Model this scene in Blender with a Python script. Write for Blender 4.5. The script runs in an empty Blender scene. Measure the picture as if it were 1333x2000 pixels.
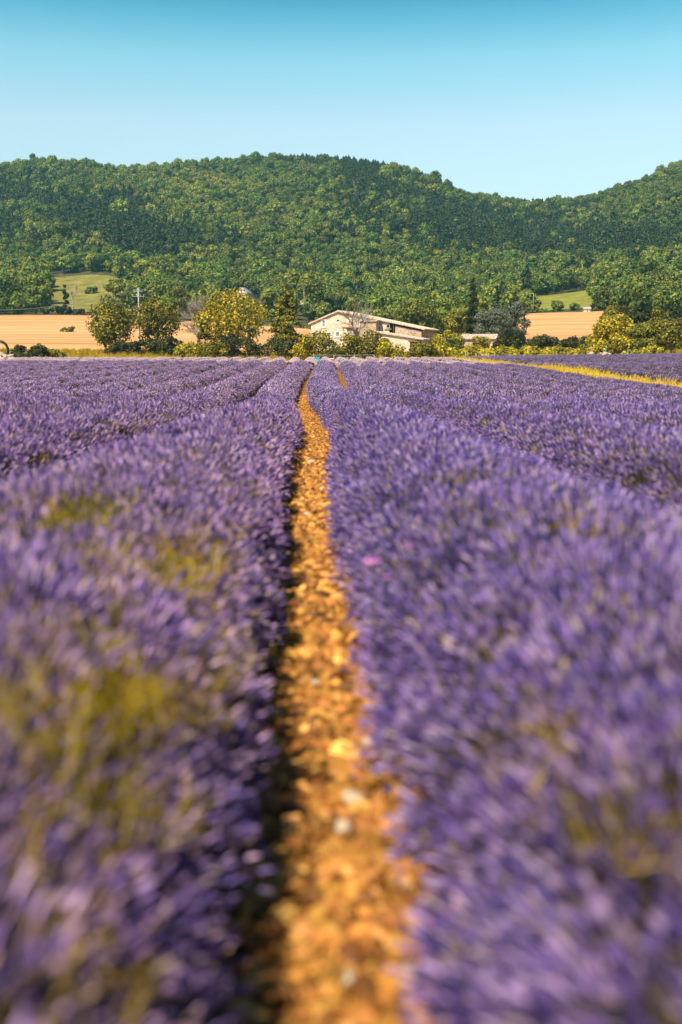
import bpy, bmesh, math, random
import numpy as np
from mathutils import Vector, Matrix, Euler

SC = bpy.context.scene
COL = SC.collection
rng = np.random.default_rng(7)
random.seed(7)
R = math.radians

# ------------------------------------------------------------------ camera
CAMZ = 1.08
F = 1944.0
YAW, PITCH = math.atan(54.5 / F), math.atan(310 / F)
cam_d = bpy.data.cameras.new('camera')
cam = bpy.data.objects.new('camera', cam_d)
COL.objects.link(cam)
cam.location = (0, 0, CAMZ)
cam.rotation_euler = (R(90) - PITCH, 0, -YAW)
cam_d.sensor_fit = 'HORIZONTAL'
cam_d.sensor_width = 24
cam_d.lens = 35
cam_d.clip_start = 0.02
cam_d.clip_end = 5000
cam_d.dof.use_dof = True
cam_d.dof.focus_distance = 70
cam_d.dof.aperture_fstop = 1.5
SC.camera = cam

# ------------------------------------------------------------------ sky, sun, exposure
SUN = Vector((-0.36, -0.46, 0.75)).normalized()
world = bpy.data.worlds.new('World')
SC.world = world
world.use_nodes = True
wn, wl = world.node_tree.nodes, world.node_tree.links
wn.clear()
sky = wn.new('ShaderNodeTexSky')
sky.sky_type = 'NISHITA'
sky.sun_disc = False
sky.sun_elevation = math.asin(SUN.z)
sky.sun_rotation = math.atan2(SUN.x, SUN.y)
sky.air_density = 1.0
sky.dust_density = 0.6
sky.ozone_density = 2.0
tc = wn.new('ShaderNodeTexCoord')
sep = wn.new('ShaderNodeSeparateXYZ')
ramp = wn.new('ShaderNodeValToRGB')
mul = wn.new('ShaderNodeMixRGB')
mul.blend_type = 'MULTIPLY'
mul.inputs[0].default_value = 1
bg = wn.new('ShaderNodeBackground')
bg.inputs[1].default_value = 0.142
wo = wn.new('ShaderNodeOutputWorld')
el = ramp.color_ramp.elements
SKY_TINT = [(0.0, (0.86, 0.80, 0.66)), (0.15, (0.88, 0.82, 0.67)), (0.21, (0.98, 0.91, 0.71)), (0.265, (0.66, 0.92, 0.72)), (0.30, (0.30, 0.72, 0.63)), (0.338, (0.03, 0.34, 0.37)), (0.48, (0.05, 0.27, 0.36)), (0.75, (0.16, 0.27, 0.40))]
el[0].position, el[0].color = SKY_TINT[0][0], (*SKY_TINT[0][1], 1)
el[1].position, el[1].color = SKY_TINT[-1][0], (*SKY_TINT[-1][1], 1)
for p, c in SKY_TINT[1:-1]:
    e = el.new(p)
    e.color = (*c, 1)
wl.new(tc.outputs['Generated'], sep.inputs[0])
wl.new(sep.outputs[2], ramp.inputs[0])
wl.new(sky.outputs[0], mul.inputs[1])
wl.new(ramp.outputs[0], mul.inputs[2])
wl.new(mul.outputs[0], bg.inputs[0])
wl.new(bg.outputs[0], wo.inputs[0])

sun_d = bpy.data.lights.new('sun', 'SUN')
sun_d.energy = 5.0
sun_d.angle = R(0.5)
sun_d.color = (1.0, 0.90, 0.74)
sun = bpy.data.objects.new('sun', sun_d)
COL.objects.link(sun)
sun.rotation_euler = SUN.to_track_quat('Z', 'Y').to_euler()
sun.location = (-30, -20, 60)

SC.view_settings.view_transform = 'Standard'
SC.view_settings.look = 'None'
SC.view_settings.gamma = 1
SC.view_settings.exposure = 0.87
SC.view_settings.use_curve_mapping = False
SC.render.engine = 'CYCLES'
SC.cycles.max_bounces = 5
SC.cycles.diffuse_bounces = 3
SC.cycles.volume_bounces = 0
SC.cycles.transparent_max_bounces = 4
SC.cycles.sample_clamp_indirect = 4

# ------------------------------------------------------------------ pixel helper and terrain
CROT = cam.rotation_euler.to_matrix()


def ray(px, py):
    return CROT @ Vector(((px - 666.5) / F, (1000 - py) / F, -1.0))


def P(px, py, Y):
    d = ray(px, py)
    return Vector((0, 0, CAMZ)) + d * (Y / d.y)


def tdir(px, py=640):
    d = ray(px, py)
    return d.x / d.y


def smooth1(a, s):
    k = np.arange(-int(3 * s) - 1, int(3 * s) + 2)
    w = np.exp(-0.5 * (k / s) ** 2)
    w /= w.sum()
    return np.convolve(np.pad(a, (len(k) // 2, len(k) // 2), mode='edge'), w, mode='valid')


_ny = np.arange(-60, 200, 0.5)
NEAR = smooth1(np.interp(_ny, [-60, 0, 3, 5.5, 9, 15, 24, 35, 53, 66, 73, 80, 90, 102, 116, 140, 200],
                         [0.35, 0.09, 0.07, 0.0, -0.12, -0.32, -0.50, -0.50, -0.27, -0.11, -0.10, -0.26, -0.2, -0.06, 0.02, 0.3, 0.9]), 4)
COLS = [-500, 0, 95, 220, 345, 480, 620, 740, 850, 950, 1050, 1150, 1333, 1700]
TAB = {
    150: [688, 688, 688, 689, 690, 690, 690, 690, 690, 690, 690, 690, 690, 690],
    200: [670, 670, 670, 671, 676, 684, 688, 688, 686, 680, 674, 674, 676, 676],
    260: [644, 644, 644, 646, 652, 660, 668, 672, 668, 655, 644, 645, 645, 645],
    330: [616, 616, 616, 618, 622, 628, 636, 638, 630, 620, 614, 610, 594, 594],
    400: [600, 600, 600, 595, 595, 595, 600, 605, 605, 600, 590, 575, 550, 550],
    470: [560, 560, 542, 535, 560, 570, 575, 578, 578, 572, 570, 558, 515, 515],
    540: [520, 520, 515, 510, 530, 540, 545, 548, 548, 540, 545, 540, 512, 512],
}
RIDGE_Y = [900, 900, 900, 900, 900, 900, 900, 880, 850, 950, 1000, 950, 850, 850]
RIDGE_P = [334, 332, 326, 338, 332, 326, 311, 311, 350, 395, 397, 380, 312, 285]
TT = np.array([tdir(c) for c in COLS])
ty = np.array(sorted(TAB) + [600])
FY = np.arange(120, 1500, 5.0)
FT = np.linspace(-0.75, 0.85, 161)
ztab = np.zeros((len(COLS), len(FY)))
for i, c in enumerate(COLS):
    ys, zs = [120], [0.05]
    for Yk in sorted(TAB):
        ys.append(Yk)
        zs.append(P(c, TAB[Yk][i], Yk).z)
    zr = P(c, RIDGE_P[i], RIDGE_Y[i]).z
    ys += [RIDGE_Y[i], RIDGE_Y[i] + 80, RIDGE_Y[i] + 300, 1500]
    zs += [zr, zr - 3, zr * 0.75, zr * 0.5]
    ztab[i] = smooth1(np.interp(FY, ys, zs), 3.5)
ZG = np.zeros((len(FT), len(FY)))
for j in range(len(FY)):
    ZG[:, j] = smooth1(np.interp(FT, TT, ztab[:, j]), 1.5)


def G(X, Y):
    X, Y = np.asarray(X, float), np.asarray(Y, float)
    dip = np.clip(np.minimum((Y - 6) / 18, (98 - Y) / 45), 0, 1)
    near = np.interp(Y, _ny, NEAR) + np.clip(X - 17, 0, 60) * 0.011 * np.clip(Y / 110, 0, 1) - 0.026 * np.clip(X, 0, 17) * dip * np.clip((75 - X) / 50, 0, 1)
    t = np.clip(X / np.maximum(Y, 1), FT[0], FT[-1] - 1e-6)
    fi = (t - FT[0]) / (FT[1] - FT[0])
    i0 = np.clip(fi.astype(int), 0, len(FT) - 2)
    a = fi - i0
    fj = np.clip((Y - FY[0]) / 5.0, 0, len(FY) - 1.001)
    j0 = fj.astype(int)
    b = fj - j0
    far = (ZG[i0, j0] * (1 - a) + ZG[i0 + 1, j0] * a) * (1 - b) + (ZG[i0, j0 + 1] * (1 - a) + ZG[i0 + 1, j0 + 1] * a) * b
    w = np.clip((Y - 120) / 40, 0, 1)
    w = w * w * (3 - 2 * w)
    und = (np.sin(X * 0.031 + Y * 0.017) + np.sin(X * 0.013 - Y * 0.041 + 2)) * np.clip((Y - 480) / 120, 0, 1) * 1.8
    return near * (1 - w) + far * w + und


def g1(x, y):
    return float(G(np.array([x]), np.array([y]))[0])


_wy = np.arange(-20, 160, 0.5)
WOB = smooth1(np.interp(_wy, [-20, 0, 1.5, 3.3, 7, 11, 16, 22, 30, 42, 55, 72, 100, 160],
                        [0.09, 0.06, 0.025, -0.01, -0.055, 0.0, 0.08, -0.05, -0.33, -0.36, -0.12, 0.03, 0.0, 0.0]), 3)


def wob(Y):
    return np.interp(Y, _wy, WOB)


# ------------------------------------------------------------------ mesh builder
class MB:
    def __init__(s):
        s.v, s.t, s.q4, s.q3, s.m4, s.m3, s.n = [], [], [], [], [], [], 0

    def add(s, v, quads=None, tris=None, mat=0, tint=0.5):
        v = np.asarray(v, float).reshape(-1, 3)
        s.v.append(v)
        s.t.append(np.broadcast_to(np.asarray(tint, float), (len(v),)))
        if quads is not None and len(quads):
            q = np.asarray(quads, int).reshape(-1, 4) + s.n
            s.q4.append(q)
            s.m4.append(np.full(len(q), mat))
        if tris is not None and len(tris):
            q = np.asarray(tris, int).reshape(-1, 3) + s.n
            s.q3.append(q)
            s.m3.append(np.full(len(q), mat))
        s.n += len(v)
        return s

    def box(s, c, d, rot=None, mat=0, tint=0.5):
        v = np.array([[x, y, z] for z in (-.5, .5) for y in (-.5, .5) for x in (-.5, .5)]) * np.array(d)
        if rot is not None:
            v = v @ np.array(Euler(rot).to_matrix()).T
        return s.add(v + np.array(c), [[0, 2, 3, 1], [4, 5, 7, 6], [0, 1, 5, 4], [2, 6, 7, 3], [0, 4, 6, 2], [1, 3, 7, 5]], mat=mat, tint=tint)

    def tube(s, pts, rad, n=6, mat=0, tint=0.5, cap=True):
        pts = np.asarray(pts, float)
        k = len(pts)
        rad = np.broadcast_to(np.asarray(rad, float), (k,))
        tg = np.gradient(pts, axis=0)
        tg /= np.linalg.norm(tg, axis=1)[:, None] + 1e-9
        ref = np.array([1., 0, 0]) if abs(tg[0, 0]) < 0.8 else np.array([0, 1., 0])
        a = np.cross(tg, ref)
        a /= np.linalg.norm(a, axis=1)[:, None] + 1e-9
        b = np.cross(tg, a)
        th = np.arange(n) * 2 * math.pi / n
        v = (pts[:, None] + rad[:, None, None] * (a[:, None] * np.cos(th)[None, :, None] + b[:, None] * np.sin(th)[None, :, None])).reshape(-1, 3)
        q = [[i * n + j, i * n + (j + 1) % n, (i + 1) * n + (j + 1) % n, (i + 1) * n + j] for i in range(k - 1) for j in range(n)]
        tr = []
        if cap:
            tr = [[0, j + 1, j] for j in range(1, n - 1)] + [[(k - 1) * n, (k - 1) * n + j, (k - 1) * n + j + 1] for j in range(1, n - 1)]
        return s.add(v, q, tr, mat=mat, tint=tint)

    def cards(s, c, nrm, size, tint, mat=0, aspect=0.75, rg=rng):
        """leaf-sized diamond faces at centres c facing nrm"""
        n = len(c)
        nrm = nrm / (np.linalg.norm(nrm, axis=1)[:, None] + 1e-9)
        r = rg.normal(size=(n, 3))
        a = np.cross(nrm, r)
        a /= np.linalg.norm(a, axis=1)[:, None] + 1e-9
        b = np.cross(nrm, a)
        sz = np.broadcast_to(size, (n,))[:, None]
        bend = nrm * sz * 0.22
        v = np.stack([c + a * sz, c + b * sz * aspect - bend, c - a * sz, c - b * sz * aspect - bend], 1).reshape(-1, 3)
        i = np.arange(n)[:, None] * 4
        tr = np.concatenate([i + [[0, 1, 2]], i + [[0, 2, 3]]], 0)
        return s.add(v, None, tr, mat=mat, tint=np.repeat(tint, 4))

    def mesh(s, name, mats, smooth=False):
        me = bpy.data.meshes.new(name)
        v = np.concatenate(s.v)
        q4 = np.concatenate(s.q4) if s.q4 else np.zeros((0, 4), int)
        q3 = np.concatenate(s.q3) if s.q3 else np.zeros((0, 3), int)
        mi = np.concatenate(s.m4 + s.m3)
        me.vertices.add(len(v))
        me.vertices.foreach_set('co', v.astype(np.float32).ravel())
        me.loops.add(q4.size + q3.size)
        me.loops.foreach_set('vertex_index', np.concatenate([q4.ravel(), q3.ravel()]).astype(np.int32))
        me.polygons.add(len(q4) + len(q3))
        ls = np.concatenate([np.arange(len(q4)) * 4, q4.size + np.arange(len(q3)) * 3])
        me.polygons.foreach_set('loop_start', ls.astype(np.int32))
        me.polygons.foreach_set('material_index', mi.astype(np.int32))
        me.polygons.foreach_set('use_smooth', np.full(len(mi), smooth))
        at = me.attributes.new('tint', 'FLOAT', 'POINT')
        at.data.foreach_set('value', np.concatenate(s.t).astype(np.float32))
        for m in (mats if isinstance(mats, (list, tuple)) else [mats]):
            me.materials.append(m)
        me.update(calc_edges=True)
        return me

    def build(s, name, mats, parent=None, smooth=False):
        return link(name, s.mesh(name, mats, smooth), parent)


def link(name, me, parent=None, loc=None, rot=None, scl=None):
    o = bpy.data.objects.new(name, me)
    COL.objects.link(o)
    if parent:
        o.parent = parent
    if loc is not None:
        o.location = loc
    if rot is not None:
        o.rotation_euler = rot
    if scl is not None:
        o.scale = scl
    return o


def tag(o, label=None, cat=None, group=None, kind=None):
    for k, v in (('label', label), ('category', cat), ('group', group), ('kind', kind)):
        if v:
            o[k] = v
    return o


def thing(name, label, cat, loc=(0, 0, 0), rz=0, group=None):
    return tag(link(name, None, loc=loc, rot=(0, 0, rz)), label, cat, group)


# ------------------------------------------------------------------ materials
def newmat(name):
    m = bpy.data.materials.new(name)
    m.use_nodes = True
    nt = m.node_tree
    nt.nodes.clear()
    out = nt.nodes.new('ShaderNodeOutputMaterial')
    return m, nt.nodes, nt.links, out


def rampnode(n, stops):
    r = n.new('ShaderNodeValToRGB')
    e = r.color_ramp.elements
    e[0].position, e[0].color = stops[0][0], (*stops[0][1], 1)
    e[1].position, e[1].color = stops[-1][0], (*stops[-1][1], 1)
    for p, c in stops[1:-1]:
        k = e.new(p)
        k.color = (*c, 1)
    return r


def leafmat(name, stops, trans=0.28, rnd=0.25, hue=0.03, tonecol=None, sat=1.0):
    """leaf colour: per-leaf tint, per-plant random value and hue, optional per-instance tone"""
    m, n, l, out = newmat(name)
    at = n.new('ShaderNodeAttribute')
    at.attribute_name = 'tint'
    rp = rampnode(n, stops)
    l.new(at.outputs['Fac'], rp.inputs[0])
    col = rp.outputs[0]
    if tonecol:
        a2 = n.new('ShaderNodeAttribute')
        a2.attribute_type = 'INSTANCER'
        a2.attribute_name = 'tone'
        mx = n.new('ShaderNodeMixRGB')
        mx.blend_type = 'MULTIPLY'
        mx.inputs[2].default_value = (*tonecol, 1)
        l.new(a2.outputs['Fac'], mx.inputs[0])
        l.new(col, mx.inputs[1])
        col = mx.outputs[0]
    oi = n.new('ShaderNodeObjectInfo')
    hs = n.new('ShaderNodeHueSaturation')
    mr = n.new('ShaderNodeMapRange')
    mr.inputs[3].default_value = 1 - rnd
    mr.inputs[4].default_value = 1 + rnd
    l.new(oi.outputs['Random'], mr.inputs[0])
    l.new(mr.outputs[0], hs.inputs['Value'])
    m2 = n.new('ShaderNodeMath')
    m2.operation = 'MULTIPLY_ADD'
    fr = n.new('ShaderNodeMath')
    fr.operation = 'FRACT'
    m3 = n.new('ShaderNodeMath')
    m3.operation = 'MULTIPLY'
    m3.inputs[1].default_value = 7.13
    l.new(oi.outputs['Random'], m3.inputs[0])
    l.new(m3.outputs[0], fr.inputs[0])
    l.new(fr.outputs[0], m2.inputs[0])
    m2.inputs[1].default_value = hue
    m2.inputs[2].default_value = 0.5 - hue / 2
    l.new(m2.outputs[0], hs.inputs['Hue'])
    hs.inputs['Saturation'].default_value = sat
    l.new(col, hs.inputs['Color'])
    d = n.new('ShaderNodeBsdfPrincipled')
    d.inputs['Roughness'].default_value = 0.65
    d.inputs['Specular IOR Level'].default_value = 0.25
    l.new(hs.outputs[0], d.inputs['Base Color'])
    if trans:
        t = n.new('ShaderNodeBsdfTranslucent')
        l.new(hs.outputs[0], t.inputs[0])
        mx = n.new('ShaderNodeMixShader')
        mx.inputs[0].default_value = trans
        l.new(d.outputs[0], mx.inputs[1])
        l.new(t.outputs[0], mx.inputs[2])
        l.new(mx.outputs[0], out.inputs[0])
    else:
        l.new(d.outputs[0], out.inputs[0])
    return m


def noisemat(name, stops, scale=5, detail=4, rough=0.85, bump=0.0, coord='Object', spec=0.2, stretch=(1, 1, 1), bscale=None, metal=0):
    m, n, l, out = newmat(name)
    tcn = n.new('ShaderNodeTexCoord')
    mp = n.new('ShaderNodeMapping')
    mp.inputs['Scale'].default_value = stretch
    nz = n.new('ShaderNodeTexNoise')
    nz.inputs['Scale'].default_value = scale
    nz.inputs['Detail'].default_value = detail
    nz.inputs['Roughness'].default_value = 0.65
    rp = rampnode(n, stops)
    d = n.new('ShaderNodeBsdfPrincipled')
    d.inputs['Roughness'].default_value = rough
    d.inputs['Specular IOR Level'].default_value = spec
    d.inputs['Metallic'].default_value = metal
    l.new(tcn.outputs[coord], mp.inputs[0])
    l.new(mp.outputs[0], nz.inputs['Vector'])
    l.new(nz.outputs['Fac'], rp.inputs[0])
    l.new(rp.outputs[0], d.inputs['Base Color'])
    if bump:
        b = n.new('ShaderNodeBump')
        b.inputs['Strength'].default_value = bump
        b.inputs['Distance'].default_value = 0.05
        if bscale:
            n2 = n.new('ShaderNodeTexNoise')
            n2.inputs['Scale'].default_value = bscale
            l.new(mp.outputs[0], n2.inputs['Vector'])
            l.new(n2.outputs['Fac'], b.inputs['Height'])
        else:
            l.new(nz.outputs['Fac'], b.inputs['Height'])
        l.new(b.outputs[0], d.inputs['Normal'])
    l.new(d.outputs[0], out.inputs[0])
    return m


def plain(name, c, rough=0.6, spec=0.3, metal=0):
    k = [x * 0.85 for x in c]
    return noisemat(name, [(0.3, k), (0.7, c)], scale=9, rough=rough, spec=spec, metal=metal)


M = {}
M['spike'] = leafmat('lavender_flower', [(0.0, (0.045, 0.026, 0.125)), (0.3, (0.135, 0.08, 0.275)), (0.6, (0.34, 0.195, 0.43)), (0.8, (0.60, 0.38, 0.60)), (0.9, (0.50, 0.35, 0.32)), (1.0, (0.54, 0.38, 0.20))],  # dark end lowered to paint in shade among the spikes
                     trans=0.2, rnd=0.3, hue=0.03, tonecol=(0.74, 0.82, 0.98))
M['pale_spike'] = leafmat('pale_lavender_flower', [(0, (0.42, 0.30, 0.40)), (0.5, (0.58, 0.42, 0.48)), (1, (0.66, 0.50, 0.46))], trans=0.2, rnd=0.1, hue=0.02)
M['stem'] = leafmat('lavender_stem', [(0, (0.035, 0.032, 0.026)), (0.6, (0.115, 0.09, 0.07)), (1, (0.28, 0.19, 0.11))], trans=0.2, rnd=0.2)
M['mound'] = noisemat('lavender_foliage', [(0.3, (0.022, 0.016, 0.016)), (0.55, (0.055, 0.042, 0.034)), (0.75, (0.11, 0.075, 0.045))], scale=14, detail=6, bump=1.0, bscale=40)  # foliage painted near black to deepen the shadow gaps between spikes
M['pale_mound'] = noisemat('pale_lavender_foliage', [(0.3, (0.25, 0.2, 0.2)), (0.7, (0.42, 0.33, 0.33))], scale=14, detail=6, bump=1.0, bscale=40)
M['weed'] = leafmat('yellow_grass_blade', [(0, (0.12, 0.085, 0.004)), (0.5, (0.34, 0.23, 0.007)), (1, (0.56, 0.38, 0.02))], trans=0.35, rnd=0.25)
M['strip'] = leafmat('bright_yellow_grass_blade', [(0, (0.36, 0.25, 0.008)), (0.5, (0.68, 0.47, 0.018)), (1, (0.85, 0.60, 0.07))], trans=0.35, rnd=0.2)
M['clod'] = leafmat('orange_earth_clod', [(0, (0.12, 0.045, 0.008)), (0.5, (0.36, 0.15, 0.024)), (0.85, (0.58, 0.28, 0.058)), (1, (0.85, 0.56, 0.25))], trans=0, rnd=0.3, hue=0.02)
M['stone'] = noisemat('pale_limestone', [(0.3, (0.36, 0.27, 0.18)), (0.7, (0.52, 0.42, 0.30))], scale=20, bump=0.6)
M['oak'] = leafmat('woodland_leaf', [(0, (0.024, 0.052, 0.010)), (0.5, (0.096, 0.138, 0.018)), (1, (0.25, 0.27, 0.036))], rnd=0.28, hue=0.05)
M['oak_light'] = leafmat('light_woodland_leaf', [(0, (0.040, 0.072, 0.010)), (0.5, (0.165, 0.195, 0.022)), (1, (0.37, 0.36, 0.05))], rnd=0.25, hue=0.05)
M['pine'] = leafmat('pine_needle', [(0, (0.014, 0.032, 0.015)), (0.5, (0.040, 0.064, 0.020)), (1, (0.11, 0.125, 0.032))], rnd=0.25, hue=0.04, trans=0.15)
M['yellow_leaf'] = leafmat('yellow_green_leaf', [(0, (0.05, 0.05, 0.006)), (0.5, (0.29, 0.24, 0.010)), (1, (0.74, 0.54, 0.03))], rnd=0.12, hue=0.02)  # stops paint near-black shade to sunlit yellow, spread at random over leaves
M['olive_leaf'] = leafmat('olive_green_leaf', [(0, (0.025, 0.034, 0.006)), (0.5, (0.135, 0.13, 0.012)), (1, (0.46, 0.36, 0.03))], rnd=0.12, hue=0.02)
M['dark_leaf'] = leafmat('dark_green_leaf', [(0, (0.010, 0.018, 0.008)), (0.5, (0.032, 0.042, 0.010)), (1, (0.14, 0.13, 0.018))], rnd=0.15, hue=0.03)
M['gray_leaf'] = leafmat('grey_green_leaf', [(0, (0.05, 0.065, 0.045)), (0.5, (0.13, 0.15, 0.095)), (1, (0.25, 0.26, 0.17))], rnd=0.1, hue=0.02)
M['rust_leaf'] = leafmat('rusty_leaf', [(0, (0.10, 0.06, 0.03)), (0.5, (0.20, 0.11, 0.05)), (1, (0.30, 0.17, 0.08))], rnd=0.2)
M['bark'] = noisemat('bark', [(0.3, (0.05, 0.035, 0.022)), (0.7, (0.14, 0.10, 0.065))], scale=3, stretch=(4, 4, 0.6), bump=0.5)
M['gray_bark'] = noisemat('grey_bark', [(0.3, (0.20, 0.155, 0.125)), (0.7, (0.36, 0.29, 0.24))], scale=3, stretch=(4, 4, 0.6))
M['wood'] = noisemat('weathered_wood', [(0.3, (0.32, 0.24, 0.15)), (0.7, (0.55, 0.44, 0.30))], scale=6, stretch=(5, 5, 0.5), bump=0.3)
M['log_end'] = noisemat('cut_wood', [(0.3, (0.45, 0.34, 0.25)), (0.7, (0.72, 0.60, 0.50))], scale=8)
M['metal'] = plain('galvanised_metal', (0.45, 0.46, 0.46), rough=0.45, metal=0.4)
M['concrete'] = noisemat('pale_concrete', [(0.3, (0.30, 0.29, 0.27)), (0.7, (0.45, 0.43, 0.40))], scale=4)
M['rubber'] = plain('black_rubber', (0.02, 0.022, 0.025), rough=0.5)
M['turquoise'] = plain('turquoise_paint', (0.06, 0.50, 0.55), rough=0.5)
M['orange'] = plain('orange_paint', (0.62, 0.20, 0.03), rough=0.5)
M['white'] = plain('white_paint', (0.75, 0.72, 0.68), rough=0.5)
M['glass'] = plain('window_glass', (0.05, 0.085, 0.11), rough=0.12, spec=0.6)
M['dark'] = plain('painted_interior_shade', (0.02, 0.018, 0.016), rough=0.9)  # near-black sheet standing in for the shade inside openings
M['shutter'] = plain('brown_wood_paint', (0.24, 0.12, 0.06), rough=0.6)
M['lintel'] = plain('red_brown_beam', (0.30, 0.11, 0.05), rough=0.7)
M['render_wall'] = noisemat('pale_render', [(0.3, (0.62, 0.52, 0.44)), (0.7, (0.74, 0.64, 0.55))], scale=1.5, bump=0.2)
M['gray_render'] = noisemat('grey_green_render', [(0.3, (0.40, 0.42, 0.36)), (0.7, (0.52, 0.53, 0.46))], scale=1.5)
M['pink_petal'] = leafmat('pink_petal', [(0, (0.62, 0.16, 0.50)), (1, (0.80, 0.42, 0.72))], trans=0.35, rnd=0.1, hue=0.01)
M['orange_petal'] = leafmat('orange_petal', [(0, (0.80, 0.30, 0.01)), (1, (0.9, 0.42, 0.02))], trans=0.3, rnd=0.05, hue=0.01)
M['slate'] = plain('blue_slate', (0.16, 0.28, 0.36), rough=0.35, spec=0.5)


def stonewall(name, base, joint, sx=2.6, sy=6.0):
    """irregular coursed rubble stone: Voronoi cells with pale mortar between, bumped"""
    m, n, l, out = newmat(name)
    tcn = n.new('ShaderNodeTexCoord')
    mp = n.new('ShaderNodeMapping')
    mp.inputs['Scale'].default_value = (sx, sx, sy)
    nz = n.new('ShaderNodeTexNoise')
    nz.inputs['Scale'].default_value = 0.45
    nz.inputs['Detail'].default_value = 5
    vo = n.new('ShaderNodeTexVoronoi')
    vo.inputs['Scale'].default_value = 0.85
    ve = n.new('ShaderNodeTexVoronoi')
    ve.feature = 'DISTANCE_TO_EDGE'
    ve.inputs['Scale'].default_value = 0.85
    l.new(tcn.outputs['Object'], mp.inputs[0])
    l.new(mp.outputs[0], vo.inputs['Vector'])
    l.new(mp.outputs[0], ve.inputs['Vector'])
    l.new(tcn.outputs['Object'], nz.inputs['Vector'])
    r1 = rampnode(n, base)
    sp = n.new('ShaderNodeSeparateColor')
    l.new(vo.outputs['Color'], sp.inputs[0])
    l.new(sp.outputs[0], r1.inputs[0])
    lt = n.new('ShaderNodeMath')
    lt.operation = 'LESS_THAN'
    lt.inputs[1].default_value = 0.07
    l.new(ve.outputs['Distance'], lt.inputs[0])
    mx = n.new('ShaderNodeMixRGB')
    mx.inputs[2].default_value = (*joint, 1)
    l.new(lt.outputs[0], mx.inputs[0])
    l.new(r1.outputs[0], mx.inputs[1])
    m4 = n.new('ShaderNodeMixRGB')
    m4.blend_type = 'MULTIPLY'
    m4.inputs[0].default_value = 0.7
    r2 = rampnode(n, [(0.35, (0.62, 0.56, 0.5)), (0.65, (1.05, 1.03, 1.0))])
    l.new(nz.outputs['Fac'], r2.inputs[0])
    l.new(mx.outputs[0], m4.inputs[1])
    l.new(r2.outputs[0], m4.inputs[2])
    d = n.new('ShaderNodeBsdfPrincipled')
    d.inputs['Roughness'].default_value = 0.9
    l.new(m4.outputs[0], d.inputs['Base Color'])
    b = n.new('ShaderNodeBump')
    b.inputs['Strength'].default_value = 0.8
    b.inputs['Distance'].default_value = 0.06
    l.new(ve.outputs['Distance'], b.inputs['Height'])
    l.new(b.outputs[0], d.inputs['Normal'])
    l.new(d.outputs[0], out.inputs[0])
    return m


M['stone_wall'] = stonewall('rubble_stone', [(0.1, (0.46, 0.345, 0.25)), (0.5, (0.63, 0.50, 0.385)), (0.9, (0.71, 0.59, 0.47))], (0.69, 0.58, 0.47))
M['stone_wall_brown_shaded'] = stonewall('brown_and_shaded_rubble', [(0.1, (0.26, 0.16, 0.10)), (0.5, (0.42, 0.28, 0.18)), (0.9, (0.55, 0.40, 0.28))], (0.50, 0.38, 0.28))  # brown stone, also used to paint shade on the end wall and extension
M['roof_tile'] = noisemat('pale_clay_roof', [(0.3, (0.36, 0.25, 0.18)), (0.5, (0.48, 0.36, 0.27)), (0.7, (0.58, 0.45, 0.35))], scale=2.0, detail=6, bump=0.5)
M['pink_tile'] = noisemat('pink_clay_roof', [(0.3, (0.42, 0.25, 0.18)), (0.7, (0.55, 0.36, 0.27))], scale=2.0, detail=6)


def groundmat():
    m, n, l, out = newmat('earth_and_grass')
    geo = n.new('ShaderNodeNewGeometry')
    sp = n.new('ShaderNodeSeparateXYZ')
    l.new(geo.outputs['Position'], sp.inputs[0])
    nz = n.new('ShaderNodeTexNoise')
    nz.inputs['Scale'].default_value = 9
    nz.inputs['Detail'].default_value = 8
    nz.inputs['Roughness'].default_value = 0.7
    l.new(geo.outputs['Position'], nz.inputs['Vector'])
    soil = rampnode(n, [(0.3, (0.07, 0.028, 0.007)), (0.5, (0.22, 0.095, 0.018)), (0.7, (0.42, 0.21, 0.045))])
    l.new(nz.outputs['Fac'], soil.inputs[0])
    n2 = n.new('ShaderNodeTexNoise')
    n2.inputs['Scale'].default_value = 0.35
    n2.inputs['Detail'].default_value = 8
    l.new(geo.outputs['Position'], n2.inputs['Vector'])
    verge = rampnode(n, [(0.35, (0.08, 0.08, 0.012)), (0.5, (0.20, 0.14, 0.02)), (0.65, (0.40, 0.24, 0.05))])
    l.new(n2.outputs['Fac'], verge.inputs[0])
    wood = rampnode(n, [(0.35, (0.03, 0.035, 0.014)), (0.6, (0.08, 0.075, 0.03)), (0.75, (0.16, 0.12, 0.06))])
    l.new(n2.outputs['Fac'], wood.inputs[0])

    def step(a, b):
        mr = n.new('ShaderNodeMapRange')
        mr.inputs[1].default_value = a
        mr.inputs[2].default_value = b
        l.new(sp.outputs[1], mr.inputs[0])
        return mr.outputs[0]
    m1 = n.new('ShaderNodeMixRGB')
    l.new(step(115, 118), m1.inputs[0])
    l.new(soil.outputs[0], m1.inputs[1])
    l.new(verge.outputs[0], m1.inputs[2])
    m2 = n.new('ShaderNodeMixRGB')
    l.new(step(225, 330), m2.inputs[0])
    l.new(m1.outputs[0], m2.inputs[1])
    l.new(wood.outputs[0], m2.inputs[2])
    d = n.new('ShaderNodeBsdfPrincipled')
    d.inputs['Roughness'].default_value = 0.95
    d.inputs['Specular IOR Level'].default_value = 0.1
    l.new(m2.outputs[0], d.inputs['Base Color'])
    b = n.new('ShaderNodeBump')
    b.inputs['Strength'].default_value = 0.9
    b.inputs['Distance'].default_value = 0.04
    l.new(nz.outputs['Fac'], b.inputs['Height'])
    l.new(b.outputs[0], d.inputs['Normal'])
    l.new(d.outputs[0], out.inputs[0])
    return m


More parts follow.
